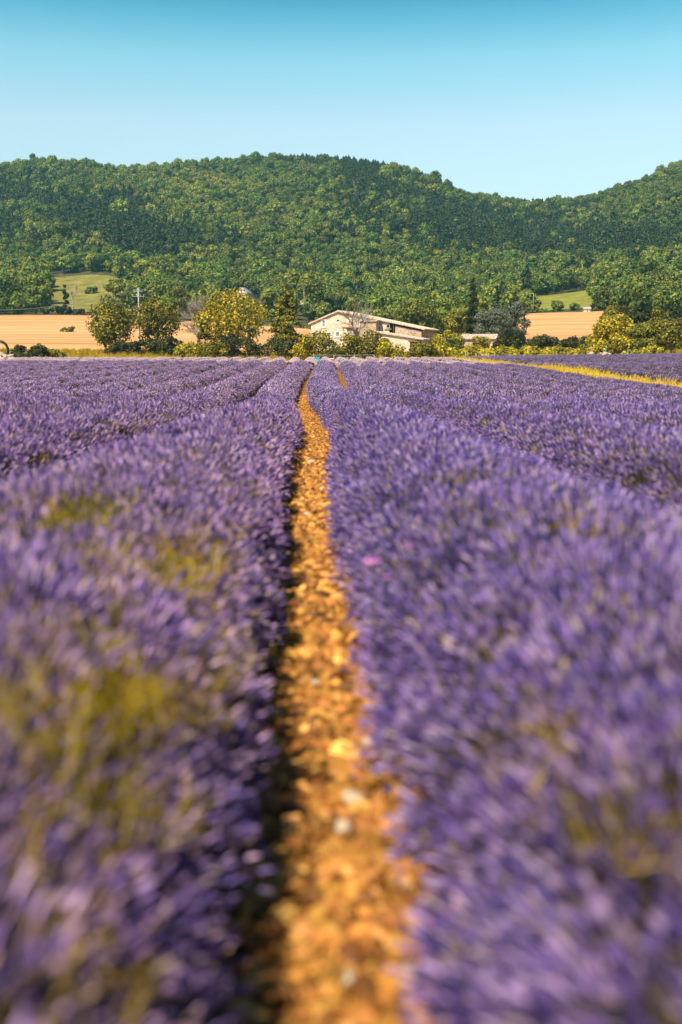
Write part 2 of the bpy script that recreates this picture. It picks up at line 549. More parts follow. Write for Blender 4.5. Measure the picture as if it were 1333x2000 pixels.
# ------------------------------------------------------------------ ground and crop sheets
def gridmesh(name, xs, ys, zf, mat, smooth=True):
    X, Y = np.meshgrid(xs, ys)
    Z = zf(X, Y)
    nx, ny = len(xs), len(ys)
    i = np.arange(nx * ny).reshape(ny, nx)
    q = np.stack([i[:-1, :-1], i[:-1, 1:], i[1:, 1:], i[1:, :-1]], -1).reshape(-1, 4)
    mb = MB()
    mb.add(np.stack([X, Y, Z], -1).reshape(-1, 3), q)
    return mb.build(name, mat, smooth=smooth)


gx = np.concatenate([np.arange(-1000, -60, 12), np.arange(-60, -2, 2), np.arange(-2, 2, 0.25), np.arange(2, 60, 2), np.arange(60, 1001, 12)])
gy = np.concatenate([np.arange(-200, -4, 14), np.arange(-4, 40, 0.5), np.arange(40, 160, 2), np.arange(160, 700, 6), np.arange(700, 1460, 14)])
tag(gridmesh('ground', gx, gy, G, groundmat()), kind='structure')


def sheet(name, pxs, Y0, Y1, dz, mat, ny=50, nx=60, edge=None):
    """a crop or meadow laid over the terrain between two view directions and two distances, with a skirt down to the ground"""
    t0, t1 = tdir(pxs[0]), tdir(pxs[1])
    u, w = np.linspace(0, 1, nx), np.linspace(0, 1, ny)
    U, W = np.meshgrid(u, w)
    Ya = Y0 + (edge[0](U) if edge else 0)
    Yb = Y1 + (edge[1](U) if edge else 0)
    Y = Ya + (Yb - Ya) * W
    X = (t0 + (t1 - t0) * U) * Y
    Z = G(X, Y) + dz
    bd = (U < 1e-6) | (U > 1 - 1e-6) | (W < 1e-6) | (W > 1 - 1e-6)
    Z[bd] -= dz + 0.3
    i = np.arange(nx * ny).reshape(ny, nx)
    q = np.stack([i[:-1, :-1], i[:-1, 1:], i[1:, 1:], i[1:, :-1]], -1).reshape(-1, 4)
    mb = MB()
    mb.add(np.stack([X, Y, Z], -1).reshape(-1, 3), q)
    o = mb.build(name, mat, smooth=True)
    o['kind'] = 'structure'
    return o


wheat_m = noisemat('ripe_wheat', [(0.3, (0.33, 0.15, 0.045)), (0.45, (0.46, 0.235, 0.085)), (0.58, (0.54, 0.29, 0.115)), (0.72, (0.64, 0.38, 0.18))], scale=0.30, detail=6, coord='Object', stretch=(0.035, 0.5, 1), bump=0.4, bscale=3)
meadow_m = noisemat('dry_meadow_grass', [(0.35, (0.09, 0.095, 0.016)), (0.5, (0.17, 0.15, 0.028)), (0.65, (0.25, 0.20, 0.045))], scale=0.16, detail=10, bump=0.5, bscale=1.2)
green_m = noisemat('green_meadow_grass', [(0.35, (0.13, 0.135, 0.016)), (0.5, (0.18, 0.18, 0.022)), (0.65, (0.24, 0.22, 0.035))], scale=0.12, detail=8, bump=0.4, bscale=1.2)
sheet('wheat_field', (-520, 620), 162, 322, 0.7, wheat_m, edge=(lambda u: 2 * np.sin(u * 9), lambda u: -22 * np.clip(u - 0.62, 0, 1) / 0.38 + 3 * np.sin(u * 14)))
sheet('wheat_field', (985, 1260), 172, 326, 0.7, wheat_m, edge=(lambda u: 2 * np.sin(u * 9), lambda u: 3 * np.sin(u * 7)))
sheet('meadow', (80, 262), 352, 478, 0.15, meadow_m, edge=(lambda u: 4 * np.sin(u * 5), lambda u: -10 * (u - 0.5) ** 2 * 4))
sheet('meadow', (1030, 1160), 345, 432, 0.15, green_m)
sheet('meadow', (560, 615), 205, 300, 0.15, meadow_m)


# ------------------------------------------------------------------ scattering (stuff only)
def source_collection(name, meshes):
    c = bpy.data.collections.new(name)
    for i, me in enumerate(meshes):
        c.objects.link(bpy.data.objects.new('%s_%02d' % (name, i), me))
    return c


def scatter_group(coll):
    ng = bpy.data.node_groups.new('scatter_' + coll.name, 'GeometryNodeTree')
    ng.interface.new_socket('Geometry', in_out='INPUT', socket_type='NodeSocketGeometry')
    ng.interface.new_socket('Geometry', in_out='OUTPUT', socket_type='NodeSocketGeometry')
    n, l = ng.nodes, ng.links
    gi, go = n.new('NodeGroupInput'), n.new('NodeGroupOutput')
    ci = n.new('GeometryNodeCollectionInfo')
    ci.inputs['Collection'].default_value = coll
    ci.inputs['Separate Children'].default_value = True
    ci.inputs['Reset Children'].default_value = True

    def attr(nm, ty):
        a = n.new('GeometryNodeInputNamedAttribute')
        a.data_type = ty
        a.inputs['Name'].default_value = nm
        return a.outputs['Attribute']
    ip = n.new('GeometryNodeInstanceOnPoints')
    ip.inputs['Pick Instance'].default_value = True
    er = n.new('FunctionNodeEulerToRotation')
    l.new(attr('rot', 'FLOAT_VECTOR'), er.inputs[0])
    l.new(er.outputs[0], ip.inputs['Rotation'])
    l.new(attr('scl', 'FLOAT_VECTOR'), ip.inputs['Scale'])
    l.new(attr('idx', 'INT'), ip.inputs['Instance Index'])
    l.new(gi.outputs[0], ip.inputs['Points'])
    l.new(ci.outputs[0], ip.inputs['Instance'])
    l.new(ip.outputs[0], go.inputs[0])
    return ng


def scatter(name, ng, pts, rot, scl, idx, tone, mat, parent=None):
    me = bpy.data.meshes.new(name)
    k = len(pts)
    me.vertices.add(k)
    me.vertices.foreach_set('co', np.asarray(pts, np.float32).ravel())
    for nm, ty, a, f in (('rot', 'FLOAT_VECTOR', rot, 'vector'), ('scl', 'FLOAT_VECTOR', scl, 'vector'), ('idx', 'INT', idx, 'value'), ('tone', 'FLOAT', tone, 'value')):
        at = me.attributes.new(nm, ty, 'POINT')
        at.data.foreach_set(f, np.ascontiguousarray(a, np.int32 if ty == 'INT' else np.float32).ravel())
    me.materials.append(mat)
    o = link(name, me, parent)
    md = o.modifiers.new('scatter', 'NODES')
    md.node_group = ng
    o['kind'] = 'stuff'
    return o


# ------------------------------------------------------------------ lavender
def tuft_mesh(name, seed, nsp, fat, sides, mats, stems=True):
    rg = np.random.default_rng(seed)
    mb = MB()
    for k in range(nsp):
        az, sp = rg.uniform(0, 6.283), rg.uniform(0, 1) ** 0.6 * 0.42
        d = np.array([math.cos(az) * math.sin(sp), math.sin(az) * math.sin(sp), math.cos(sp)])
        L = rg.uniform(0.16, 0.25)
        b = np.array([math.cos(az), math.sin(az), 0]) * rg.uniform(0, 0.06)
        top = b + d * L + rg.normal(size=3) * 0.010
        d2 = d + rg.normal(size=3) * 0.12
        d2 /= np.linalg.norm(d2)
        sl = rg.uniform(0.026, 0.043)
        if stems:
            mb.tube([b, top], [0.0016, 0.0012], 3, mat=1, tint=rg.uniform(), cap=False)
        else:
            w = np.cross(d, [0.3, 0.8, 0.1]) * 0.005
            mb.add([b - w, b + w, top + w, top - w], [[0, 1, 2, 3]], mat=1, tint=rg.uniform())
        rr = rg.uniform(0.0042, 0.0062) * fat
        tn = 0.86 * rg.uniform() ** 1.12 if rg.uniform() < 0.90 else rg.uniform(0.84, 1)
        mb.tube([top - d2 * 0.004, top + d2 * sl * 0.22, top + d2 * sl * 0.62, top + d2 * sl], [rr * 0.55, rr, rr * 0.85, rr * 0.2], sides, mat=0, tint=tn, cap=False)
    return mb.mesh(name, mats, smooth=False)


near_tufts = source_collection('tuft', [tuft_mesh('tuft', 10 + i, 46, 1.0, 4, [M['spike'], M['stem']]) for i in range(7)])
far_tufts = source_collection('fartuft', [tuft_mesh('fartuft', 30 + i, 40, 1.7, 3, [M['spike'], M['stem']], False) for i in range(5)])
pale_tufts = source_collection('paletuft', [tuft_mesh('paletuft', 50 + i, 30, 2.6, 3, [M['pale_spike'], M['stem']], False) for i in range(4)])
NG_near, NG_far, NG_pale = scatter_group(near_tufts), scatter_group(far_tufts), scatter_group(pale_tufts)


def in_view(X, Y, m=1.3):
    return (X > -0.39 * Y - m - 0.5) & (X < 0.45 * Y + m + 0.5)


PITCHW = 1.6


def patch(X, Y, s=1.0, ph=0.0):
    return 0.5 + 0.25 * np.sin(X * 2.3 * s + 1.3 * np.sin(Y * 0.9 * s + ph) + ph) + 0.25 * np.sin(Y * 1.7 * s + 1.1 * np.sin(X * 1.9 * s) + 2 * ph)


WEEDS = [(-0.58, 2.8, .10, 26), (-0.47, 2.75, .06, 10), (-0.41, 2.36, .09, 22), (-0.62, 2.36, .10, 24), (-0.44, 1.77, .10, 24), (-0.47, 1.6, .10, 24), (-0.34, 1.53, .08, 16), (-0.37, 1.38, .08, 16),
         (-0.26, 1.64, .05, 7), (-0.28, 0.9, .07, 12), (-1.15, 3.8, .14, 14), (-0.9, 3.1, .12, 12), (-0.75, 3.3, .10, 10), (0.64, 2.5, .05, 6), (0.37, 1.53, .04, 5), (0.30, 1.06, .03, 3), (0.39, 1.14, .05, 5),
         (0.40, 1.36, .04, 4), (0.85, 3.0, .05, 4), (0.5, 3.4, .06, 4), (-0.33, 3.2, .05, 5), (-0.22, 3.7, .05, 5), (-0.5, 4.4, .08, 8), (-0.3, 2.1, .05, 6)]


def lavender_row(x0, Y0, Y1, dens, label, group, pale=False, bright=0.4, seed=0):
    rg = np.random.default_rng(900 + seed)
    # mound of foliage
    Ys = np.arange(Y0, Y1, 0.35 if Y0 < 5 else 0.9)
    cx = x0 + wob(Ys)
    keep = in_view(cx, Ys, 2.6)
    Ys, cx = Ys[keep], cx[keep]
    if len(Ys) < 4:
        return None
    Y0, Y1 = Ys[0], Ys[-1]
    root = thing('lavender_row', label, 'lavender row', (x0, float(Y0), 0), 0, group)
    na = 13
    a = np.linspace(0, math.pi, na)
    amp = 1 + 0.04 * rg.normal(size=len(Ys))
    endf = np.clip(np.minimum(Ys - Y0 + 0.25, Y1 - Ys + 0.25) / 0.9, 0.05, 1) ** 0.5
    mx = cx[:, None] + (0.46 * amp * endf)[:, None] * np.cos(a)[None] + rg.normal(size=(len(Ys), na)) * 0.02
    mz = G(cx, Ys)[:, None] + (0.40 * amp * endf)[:, None] * np.sin(a)[None] ** 0.8 - 0.02 + rg.normal(size=(len(Ys), na)) * 0.02
    my = np.repeat(Ys[:, None], na, 1) + rg.normal(size=(len(Ys), na)) * 0.04
    i = np.arange(len(Ys) * na).reshape(len(Ys), na)
    q = np.stack([i[:-1, :-1], i[:-1, 1:], i[1:, 1:], i[1:, :-1]], -1).reshape(-1, 4)
    mb = MB()
    mb.add(np.stack([mx - x0, my - Y0, mz], -1).reshape(-1, 3), q)
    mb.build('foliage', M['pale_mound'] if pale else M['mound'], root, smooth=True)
    # flower spikes
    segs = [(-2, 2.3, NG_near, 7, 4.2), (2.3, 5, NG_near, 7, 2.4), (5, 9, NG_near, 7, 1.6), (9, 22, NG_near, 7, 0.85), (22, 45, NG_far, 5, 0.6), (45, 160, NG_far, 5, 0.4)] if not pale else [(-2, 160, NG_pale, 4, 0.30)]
    for ya, yb, ng, nv, dm in segs:
        ya, yb = max(ya, Y0), min(yb, Y1)
        if yb - ya < 0.2:
            continue
        k = int((yb - ya) * dens * dm)
        y = rg.uniform(ya, yb, k)
        ph = np.where(rg.uniform(size=k) < np.where(y < 2.3, 0.78, np.where(y < 6, 0.66, 0.75)), rg.uniform(R(12), R(168), k), np.where(rg.uniform(size=k) < 0.5, rg.uniform(R(2), R(30), k), rg.uniform(R(150), R(178), k)))
        c = x0 + wob(y)
        # plants about 0.45 m apart give a scalloped outline
        pl = np.floor(y / 0.45)
        hsh = np.modf(np.abs(np.sin(pl * 12.9898 + x0 * 78.233) * 43758.5453))[0]
        inp = np.abs((y / 0.45) % 1 - 0.5) * 2
        nf = np.clip((9 - y) / 5, 0, 1)
        sc = (0.95 + 0.08 * hsh) * (1.03 - 0.06 * inp ** 2) * rg.uniform(0.88, 1.08, k) * (1 - 0.27 * nf)
        sc = sc * np.where((nf > 0.3) & ((ph < 0.6) | (ph > 2.55)), 0.94, 1.0)
        nr = np.clip((y - 5) / 9, 0, 1)
        hw = 0.43 - 0.13 * nr + 0.070 * nf + (0.11 if abs(x0) < 1 else 0.03) * np.clip((y - 26) / 14, 0, 1)
        x = c + hw * np.cos(ph) * (0.97 + 0.06 * hsh) + rg.normal(size=k) * 0.02
        z = G(c, y) + 0.02 + (0.34 + 0.10 * nr + 0.05 * nf) * np.sin(ph) ** (0.8 + 0.25 * nr) * (0.97 + 0.06 * hsh)
        ok = in_view(x, y, 1.4)
        # thin, weedy places
        ok &= ~((patch(x, y, 0.8, 1.0) > 0.88) & (rg.uniform(size=k) < 0.15) & (y > 6))
        for (wx_, wy_, wr_, wn_) in WEEDS:
            if wx_ > 0:
                continue
            ok &= ~(((x - wx_) ** 2 + (y - wy_) ** 2 < (1.1 * wr_) ** 2) & (rg.uniform(size=k) < 0.22))
        lean = (math.pi / 2 - ph) * 0.80 + rg.normal(size=k) * 0.10
        pit = rg.normal(size=k) * 0.16 - 0.04
        pts = np.stack([x - x0, y - Y0, z], -1)[ok]
        # order: spin about z, then lean towards +x (about y)
        rot = np.stack([pit, lean, np.zeros(k)], -1)[ok]
        kk = len(pts)
        if not kk:
            continue
        s3 = np.repeat(sc[ok][:, None], 3, 1)
        tone = np.clip(bright + 0.35 * (patch(x, y, 0.45, 2.0) - 0.5) + rg.normal(size=k) * 0.15, 0, 1)[ok]
        scatter('flower_spikes', ng, pts, rot, s3, rg.integers(0, nv, kk), tone, M['pale_spike' if pale else 'spike'], root)
    return root


ORD = ['', 'first', 'second', 'third', 'fourth', 'fifth', 'sixth', 'seventh', 'eighth', 'ninth', 'tenth']
for i in range(20):
    x0 = -0.5 * PITCHW - 0.022 - i * PITCHW
    if i == 0:
        lb, gp = 'purple lavender row along the left side of the narrow stony path', 'lavender rows left of the path'
    elif i < 6:
        lb, gp = '%s purple lavender row to the left of the stony path' % ORD[i + 1], 'lavender rows left of the path'
    else:
        lb, gp = 'purple lavender row far out on the left of the field', 'distant lavender rows on the left'
    lavender_row(x0, 0.25 if i < 4 else 1.0, 73.5 + rng.uniform(-0.3, 0.3), 66, lb, gp, bright=0.05 if i < 3 else 0.3, seed=i)
for i in range(9):
    x0 = 0.5 * PITCHW + 0.0 + i * PITCHW
    if i == 0:
        lb = 'purple lavender row along the right side of the narrow stony path'
    else:
        lb = '%s purple lavender row to the right of the stony path' % ORD[i + 1]
    lavender_row(x0, 0.25 if i < 4 else 1.0, 73.5 + rng.uniform(-0.3, 0.3), 66, lb, 'lavender rows right of the path', bright=0.75 if i < 2 else 0.6, seed=40 + i)
for i in range(-20, 9):
    x0 = (0.5 + i) * PITCHW + 0.55
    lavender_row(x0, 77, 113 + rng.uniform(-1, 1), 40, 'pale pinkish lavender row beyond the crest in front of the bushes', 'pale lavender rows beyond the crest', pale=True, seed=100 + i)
for i in range(24):
    x0 = 18.6 + i * PITCHW
    lavender_row(x0, 26, 122 + 0.2 * i, 40, 'purple lavender row in the far field behind the yellow grass strip', 'lavender rows of the far field', bright=0.8, seed=200 + i)


# ------------------------------------------------------------------ grass, earth clods, stones
def grass_mesh(name, seed, nb, h, mat, spread=0.5):
    rg = np.random.default_rng(seed)
    mb = MB()
    for k in range(nb):
        az, sp = rg.uniform(0, 6.283), rg.uniform(0, spread)
        d = np.array([math.cos(az) * math.sin(sp), math.sin(az) * math.sin(sp), math.cos(sp)])
        L = h * rg.uniform(0.5, 1.1)
        b = np.array([rg.normal() * 0.07, rg.normal() * 0.07, 0])
        m_ = b + d * L * 0.6
        t = m_ + (d * 0.75 + np.array([math.cos(az), math.sin(az), -0.1]) * 0.35) * L * 0.45
        w = np.cross(d, rg.normal(size=3))
        w = w / (np.linalg.norm(w) + 1e-6) * h * 0.016
        mb.add([b - w, b + w, m_ + w * 0.8, m_ - w * 0.8, t], [[0, 1, 2, 3]], [[3, 2, 4]], tint=rg.uniform())
        if rg.uniform() < 0.25:
            mb.tube([t, t + d * 0.12 * L / h * h], [h * 0.02, h * 0.008], 3, tint=rg.uniform(0.6, 1), cap=False)
    return mb.mesh(name, mat)


NG_weed = scatter_group(source_collection('weedtuft', [grass_mesh('weedtuft', 60 + i, 34, 0.13, M['weed'], 1.1) for i in range(4)]))
NG_strip = scatter_group(source_collection('striptuft', [grass_mesh('striptuft', 70 + i, 22, 0.55, M['strip'], 0.45) for i in range(4)]))

NG_verge = scatter_group(source_collection('vergetuft', [grass_mesh('vergetuft', 75 + i, 22, 0.55, M['weed' if i else 'strip'], 0.5) for i in range(4)]))


def grass(name, label, ng, X, Y, z0=0.0, s=(0.7, 1.3), mat='weed'):
    k = len(X)
    pts = np.stack([X, Y, G(X, Y) + z0], -1)
    rot = np.stack([rng.normal(size=k) * 0.12, rng.normal(size=k) * 0.12, rng.uniform(0, 6.283, k)], -1)
    sc = rng.uniform(s[0], s[1], k)
    o = scatter(name, ng, pts, rot, np.stack([sc, sc, sc * rng.uniform(0.7, 1.2, k)], -1), rng.integers(0, 4, k), rng.uniform(size=k), M[mat])
    return tag(o, label, 'grass')


# yellow grass strip between the two fields
k = 5200
Yg = rng.uniform(22, 122, k)
Xg = rng.uniform(15.4, 17.7, k) + 0.35 * np.sin(Yg * 0.21) + np.clip(Yg - 95, 0, 40) * rng.uniform(-0.12, 0.05, k)
grass('grass', 'bright yellow grass strip running between the two lavender fields', NG_strip, Xg, Yg, 0, (0.5, 1.2), 'strip')
# verge at the far end of the fields
k = 9000
Yg = rng.uniform(116, 160, k)
Xg = rng.uniform(-0.37, 0.42, k) * Yg
ok = ((Xg < 13) | (Yg > 127)) & ((Xg < -0.16 * Yg) | (rng.uniform(size=k) < 0.35))
grass('grass', 'ragged yellow verge grass between lavender field and bushes', NG_verge, Xg[ok], Yg[ok], 0, (0.6, 1.4), 'weed')
# yellow weeds growing through the rows
wx, wy = [], []
for (cx_, cy_, sx_, kk) in WEEDS:
    wx.append(rng.normal(cx_, sx_ * 2.2, max(1, int(kk * (0.5 if cy_ > 2.2 else 0.75) * (0.6 if cx_ > 0 else 1)))))
    wy.append(rng.normal(cy_, sx_ * 2.2, max(1, int(kk * (0.5 if cy_ > 2.2 else 0.75) * (0.6 if cx_ > 0 else 1)))))
k = 260
yy = rng.uniform(4, 40, k)
wx.append(rng.uniform(-0.33, 0.1, k) * yy - 0.5)
wy.append(yy)
k = 130
yy = rng.uniform(3, 40, k)
wx.append(rng.uniform(0.12, 0.38, k) * yy)
wy.append(yy)
X_, Y_ = np.concatenate(wx), np.concatenate(wy)
rowpos = (X_ - wob(Y_)) / PITCHW
fr_ = np.abs(rowpos - np.floor(rowpos) - 0.5)
ok = (fr_ < 0.36) & (Y_ > 0.7)
X_, Y_, fr_ = X_[ok], Y_[ok], fr_[ok]
k = len(X_)
o = scatter('weeds', NG_weed, np.stack([X_, Y_, G(X_, Y_) + 0.535 * np.sqrt(1 - (fr_ / 0.46) ** 2)], -1),
            np.stack([rng.normal(size=k) * 0.2, rng.normal(size=k) * 0.2, rng.uniform(0, 6.28, k)], -1),
            np.repeat(rng.uniform(0.35, 0.85, k)[:, None], 3, 1), rng.integers(0, 4, k), rng.uniform(size=k), M['weed'])
tag(o, 'olive yellow weeds growing up through the lavender rows', 'weeds')

ICO_V, ICO_F = None, None
bm = bmesh.new()
bmesh.ops.create_icosphere(bm, subdivisions=1, radius=1)
ICO_V = np.array([v.co[:] for v in bm.verts])
ICO_F = np.array([[v.index for v in f.verts] for f in bm.faces])
bm.free()
bm = bmesh.new()
bmesh.ops.create_icosphere(bm, subdivisions=2, radius=1)
ICO2_V = np.array([v.co[:] for v in bm.verts])
ICO2_F = np.array([[v.index for v in f.verts] for f in bm.faces])
bm.free()


def clod_mesh(name, seed):
    rg = np.random.default_rng(seed)
    v = ICO_V * (1 + rg.normal(size=(len(ICO_V), 1)) * 0.22) * np.array([1, 0.85, 0.65])
    mb = MB()
    mb.add(v, None, ICO_F, tint=rg.uniform())
    return mb.mesh(name, M['clod'])


NG_clod = scatter_group(source_collection('clodsource', [clod_mesh('clodsource', 80 + i) for i in range(9)]))


def clods(name, label, X, Y, smin, smax):
    k = len(X)
    s = smin + (smax - smin) * rng.uniform(size=k) ** 3.2
    pts = np.stack([X, Y, G(X, Y) + s * 0.25], -1)
    rot = rng.uniform(-3, 3, (k, 3)) * np.array([0.2, 0.2, 1])
    o = scatter(name, NG_clod, pts, rot, np.repeat(s[:, None], 3, 1), rng.integers(0, 9, k), rng.uniform(size=k), M['clod'])
    return tag(o, label, 'earth clods')


k = 26000
Yc = 0.5 + 38 * rng.uniform(size=k) ** 2.0
Xc = wob(Yc) + rng.normal(size=k) * 0.19
clods('gravel', 'orange earth clods and gravel covering the narrow path', Xc, Yc, 0.006, 0.036)
k = 16000
Yc = rng.uniform(3, 75, k)
rowi = rng.integers(-9, 9, k)
Xc = rowi * PITCHW + wob(Yc) + rng.normal(size=k) * 0.15
ok = in_view(Xc, Yc) & (rowi != 0)
clods('gravel', 'orange earth clods in the furrows between the other lavender rows', Xc[ok], Yc[ok], 0.012, 0.04)

for (px, py, s, lb) in [(609, 902, 0.050, 'pale oval stone lying alone on the middle of the path'),
                        (690, 1562, 0.030, 'largest cream stone by the right edge of the path'),
                        (668, 1615, 0.022, 'cream stone lower down the path below the largest one'),
                        (668, 1915, 0.022, 'cream stone at the bottom of the path near the frame edge'),
                        (612, 1335, 0.022, 'small cream stone midway along the stony path'),
                        (722, 1450, 0.022, 'light stone under the lavender stems at the path edge'),
                        (600, 1005, 0.035, 'flat pale stone on the sunny part of the path')]:
    d = ray(px, py)
    Yq = 1.5
    for _ in range(30):
        pz = g1(d.x / d.y * Yq, Yq)
        Yq = (pz + s * 0.3 - CAMZ) * d.y / d.z
    x = d.x / d.y * Yq
    v = ICO2_V * (1 + rng.normal(size=(len(ICO2_V), 1)) * 0.06) * np.array([1.25, 0.9, 0.6]) * s
    mb = MB()
    mb.add(v, None, ICO2_F)
    o = mb.build('stone', M['stone'], smooth=True)
    o.location = (x, Yq, g1(x, Yq) + s * 0.3)
    o.rotation_euler = (0, 0, rng.uniform(0, 3))
    tag(o, lb, 'stone', 'pale stones on the path')


# wildflowers
def flower(px, py, Y, npet, s, mat, label, name='wildflower', h=0.35):
    p = P(px, py, Y)
    t = thing(name, label, 'flower', (p.x, p.y, p.z - h))
    MB().tube([[0, 0, 0], [0.01, 0.005, h * 0.5], [0, 0, h]], [0.003, 0.0025, 0.002], 5).build('stem', M['stem'], t)
    for kx in range(npet):
        az = kx * 6.283 / npet + rng.uniform(-0.2, 0.2)
        c = np.array([math.cos(az), math.sin(az), rng.uniform(-0.2, 0.3)]) * s * 0.55
        mb = MB()
        vv = ICO_V * np.array([s * 0.55, s * 0.42, s * 0.14])
        e = np.array(Euler((0, -0.5, az)).to_matrix())
        mb.add(vv @ e.T + c + np.array([0, 0, h]), None, ICO_F, tint=rng.uniform())
        mb.build('petal', mat, t, smooth=True)
    return t


flower(727, 1100, 2.5, 6, 0.026, M['pink_petal'], 'bright pink wildflower head rising above the lavender right of the path')
flower(757, 1128, 2.5, 4, 0.011, M['pink_petal'], 'small pink bud just below the bright pink wildflower')
flower(797, 1066, 2.8, 5, 0.015, M['pink_petal'], 'smaller pink wildflower farther back in the right lavender row')
flower(836, 1800, 1.55, 7, 0.013, M['orange_petal'], 'orange wildflower low beside the path near the bottom', 'orange_wildflower', 0.14)
flower(923, 1914, 1.45, 7, 0.012, M['orange_petal'], 'orange wildflower at the lower right end of the path', 'orange_wildflower', 0.14)
flower(1110, 1142, 2.3, 6, 0.016, M['orange_petal'], 'yellow orange flower among the lavender far right of the path', 'orange_wildflower', 0.3)


# ------------------------------------------------------------------ trees
def crown_cards(mb, rg, H, Rr, cb, nl, N, ls, mat=0, sq=0.85, shape=0.0):
    zc, hz = (cb + 1) / 2 * H, (1 - cb) / 2 * H
    C, LR = [], []
    for _ in range(nl):
        d = rg.normal(size=3)
        d /= np.linalg.norm(d)
        r = rg.uniform(0.35, 1) ** 0.5
        lr = rg.uniform(0.20, 0.46) * min(Rr, hz * 1.2)
        zz = d[2] * r
        wfac = 1 - shape * max(0, zz)
        C.append([d[0] * r * (Rr - lr * 0.75) * wfac, d[1] * r * (Rr - lr) * wfac, zc + zz * (hz - lr * sq * 0.8)])
        LR.append(lr)
    C, LR = np.array(C), np.array(LR)
    li = rg.choice(nl, N, p=LR ** 2 / (LR ** 2).sum())
    d = rg.normal(size=(N, 3))
    d[:, 2] += 0.35
    d /= np.linalg.norm(d, axis=1)[:, None]
    rad = LR[li] * (0.70 + 0.65 * rg.uniform(size=N) ** 1.4)
    p = C[li] + d * rad[:, None] * np.array([1, 1, sq])
    dist = np.linalg.norm((p[:, None] - C[None]) / np.array([1, 1, sq]), axis=2) / LR[None]
    dist[np.arange(N), li] = 9
    ok = (dist.min(1) > 0.72) | (rg.uniform(size=N) < 0.15)
    p, d, li = p[ok], d[ok], li[ok]
    nrm = d + rg.normal(size=p.shape) * 0.45
    ltint = rg.uniform(-0.16, 0.16, nl)
    tint = np.clip(0.5 + ltint[li] + rg.normal(size=len(p)) * 0.24, 0, 1)
    mb.cards(p, nrm, ls * rg.uniform(0.7, 1.3, len(p)), tint, mat, rg=rg)
    return C


def trunk_tubes(mb, rg, H, Rr, cb, C, mat=0, stems=1, r0=None, nlimb=6):
    r0 = r0 or H * 0.022
    for s_ in range(stems):
        bx, by = (rg.normal(size=2) * 0.5 * (stems > 1))
        top = np.array([bx * 2.5 + rg.normal() * 0.2, by * 2.5 + rg.normal() * 0.2, H * (cb + (1 - cb) * 0.6)])
        mid = np.array([bx * 1.5 + rg.normal() * 0.15, by * 1.5, H * cb * 0.7])
        mb.tube([[bx, by, -0.4], mid, (mid + top) / 2, top], np.array([1.25, 0.9, 0.6, 0.25]) * r0 / stems ** 0.4, 7, mat=mat)
        sel = rg.choice(len(C), min(nlimb, len(C)), replace=False)
        for ci in sel:
            st = mid + (top - mid) * rg.uniform(0, 0.7)
            en = C[ci]
            md = (st + en) / 2 + np.array([0, 0, -0.08 * H * rg.uniform()])
            mb.tube([st, md, en], np.array([0.5, 0.32, 0.12]) * r0 / stems ** 0.4, 5, mat=mat)


def pine_cards(mb, rg, H, Rr, cb, N, ls, mat=0, layers=9, droop=0.25, flat=0.5, pw=0.75):
    """conifer: layered boughs round a stem, narrowing upwards"""
    ps, ns, ts = [], [], []
    per = N // (layers * 7)
    for a in range(layers):
        f = a / (layers - 1)
        z = H * (cb + (1 - cb) * f * 0.96)
        rl = Rr * (1 - f) ** pw * rg.uniform(0.8, 1.1) + 0.08 * Rr
        for b in range(7):
            az = rg.uniform(0, 6.283)
            L = rl * rg.uniform(0.65, 1.15)
            tt = rg.uniform(0.15, 1, per)
            w = (rg.normal(size=per) * 0.16 * L)
            x = np.cos(az) * tt * L - np.sin(az) * w
            y = np.sin(az) * tt * L + np.cos(az) * w
            zz = z - droop * L * tt ** 1.5 + rg.normal(size=per) * 0.03 * H * flat + rg.uniform(-1, 1) * H * 0.02
            ps.append(np.stack([x, y, zz], -1))
            n_ = rg.normal(size=(per, 3)) * 0.6 + np.array([np.cos(az) * 0.4, np.sin(az) * 0.4, 0.8])
            ns.append(n_)
            ts.append(np.clip(0.35 + 0.3 * tt + rg.normal(size=per) * 0.15, 0, 1))
    p, n_, t = np.concatenate(ps), np.concatenate(ns), np.concatenate(ts)
    mb.cards(p, n_, ls * rg.uniform(0.7, 1.3, len(p)), t, mat, aspect=0.6, rg=rg)


def spot(px0, px1, ytop, Y):
    """base position, height and crown radius of something seen between two pixel columns at distance Y"""
    p = P((px0 + px1) / 2, ytop, Y)
    z0 = g1(p.x, Y)
    return (p.x, Y, z0 - 0.05), p.z - z0, abs(P(px1, ytop, Y).x - P(px0, ytop, Y).x) / 2


_seed = [500]


def tree(px0, px1, ytop, Y, leaf, label, name='broadleaf_tree', cb=0.3, nl=16, N=2600, ls=0.30, stems=1, kind='broad', cat='tree', group=None, shape=0.0, bark='bark'):
    _seed[0] += 1
    rg = np.random.default_rng(_seed[0])
    loc, H, Rr = spot(px0, px1, ytop, Y)
    t = thing(name, label, cat, loc, 0, group)
    c, tr = MB(), MB()
    if Y < 260:
        ls, N = ls * 0.74, int(N * 1.8)
        Rr *= 1.10
    if kind == 'broad':
        C = crown_cards(c, rg, H, Rr, cb, nl, N, ls, shape=shape)
        trunk_tubes(tr, rg, H, Rr, cb, C, stems=stems)
    else:
        pine_cards(c, rg, H, Rr, cb, N, ls, layers=11)
        tr.tube([[0, 0, -0.4], [0.05, 0, H * 0.5], [0, 0, H * 0.97]], [H * 0.025, H * 0.016, H * 0.003], 7)
    c.build('crown', M[leaf], t)
    tr.build('trunk', M[bark], t, smooth=True)
    return t


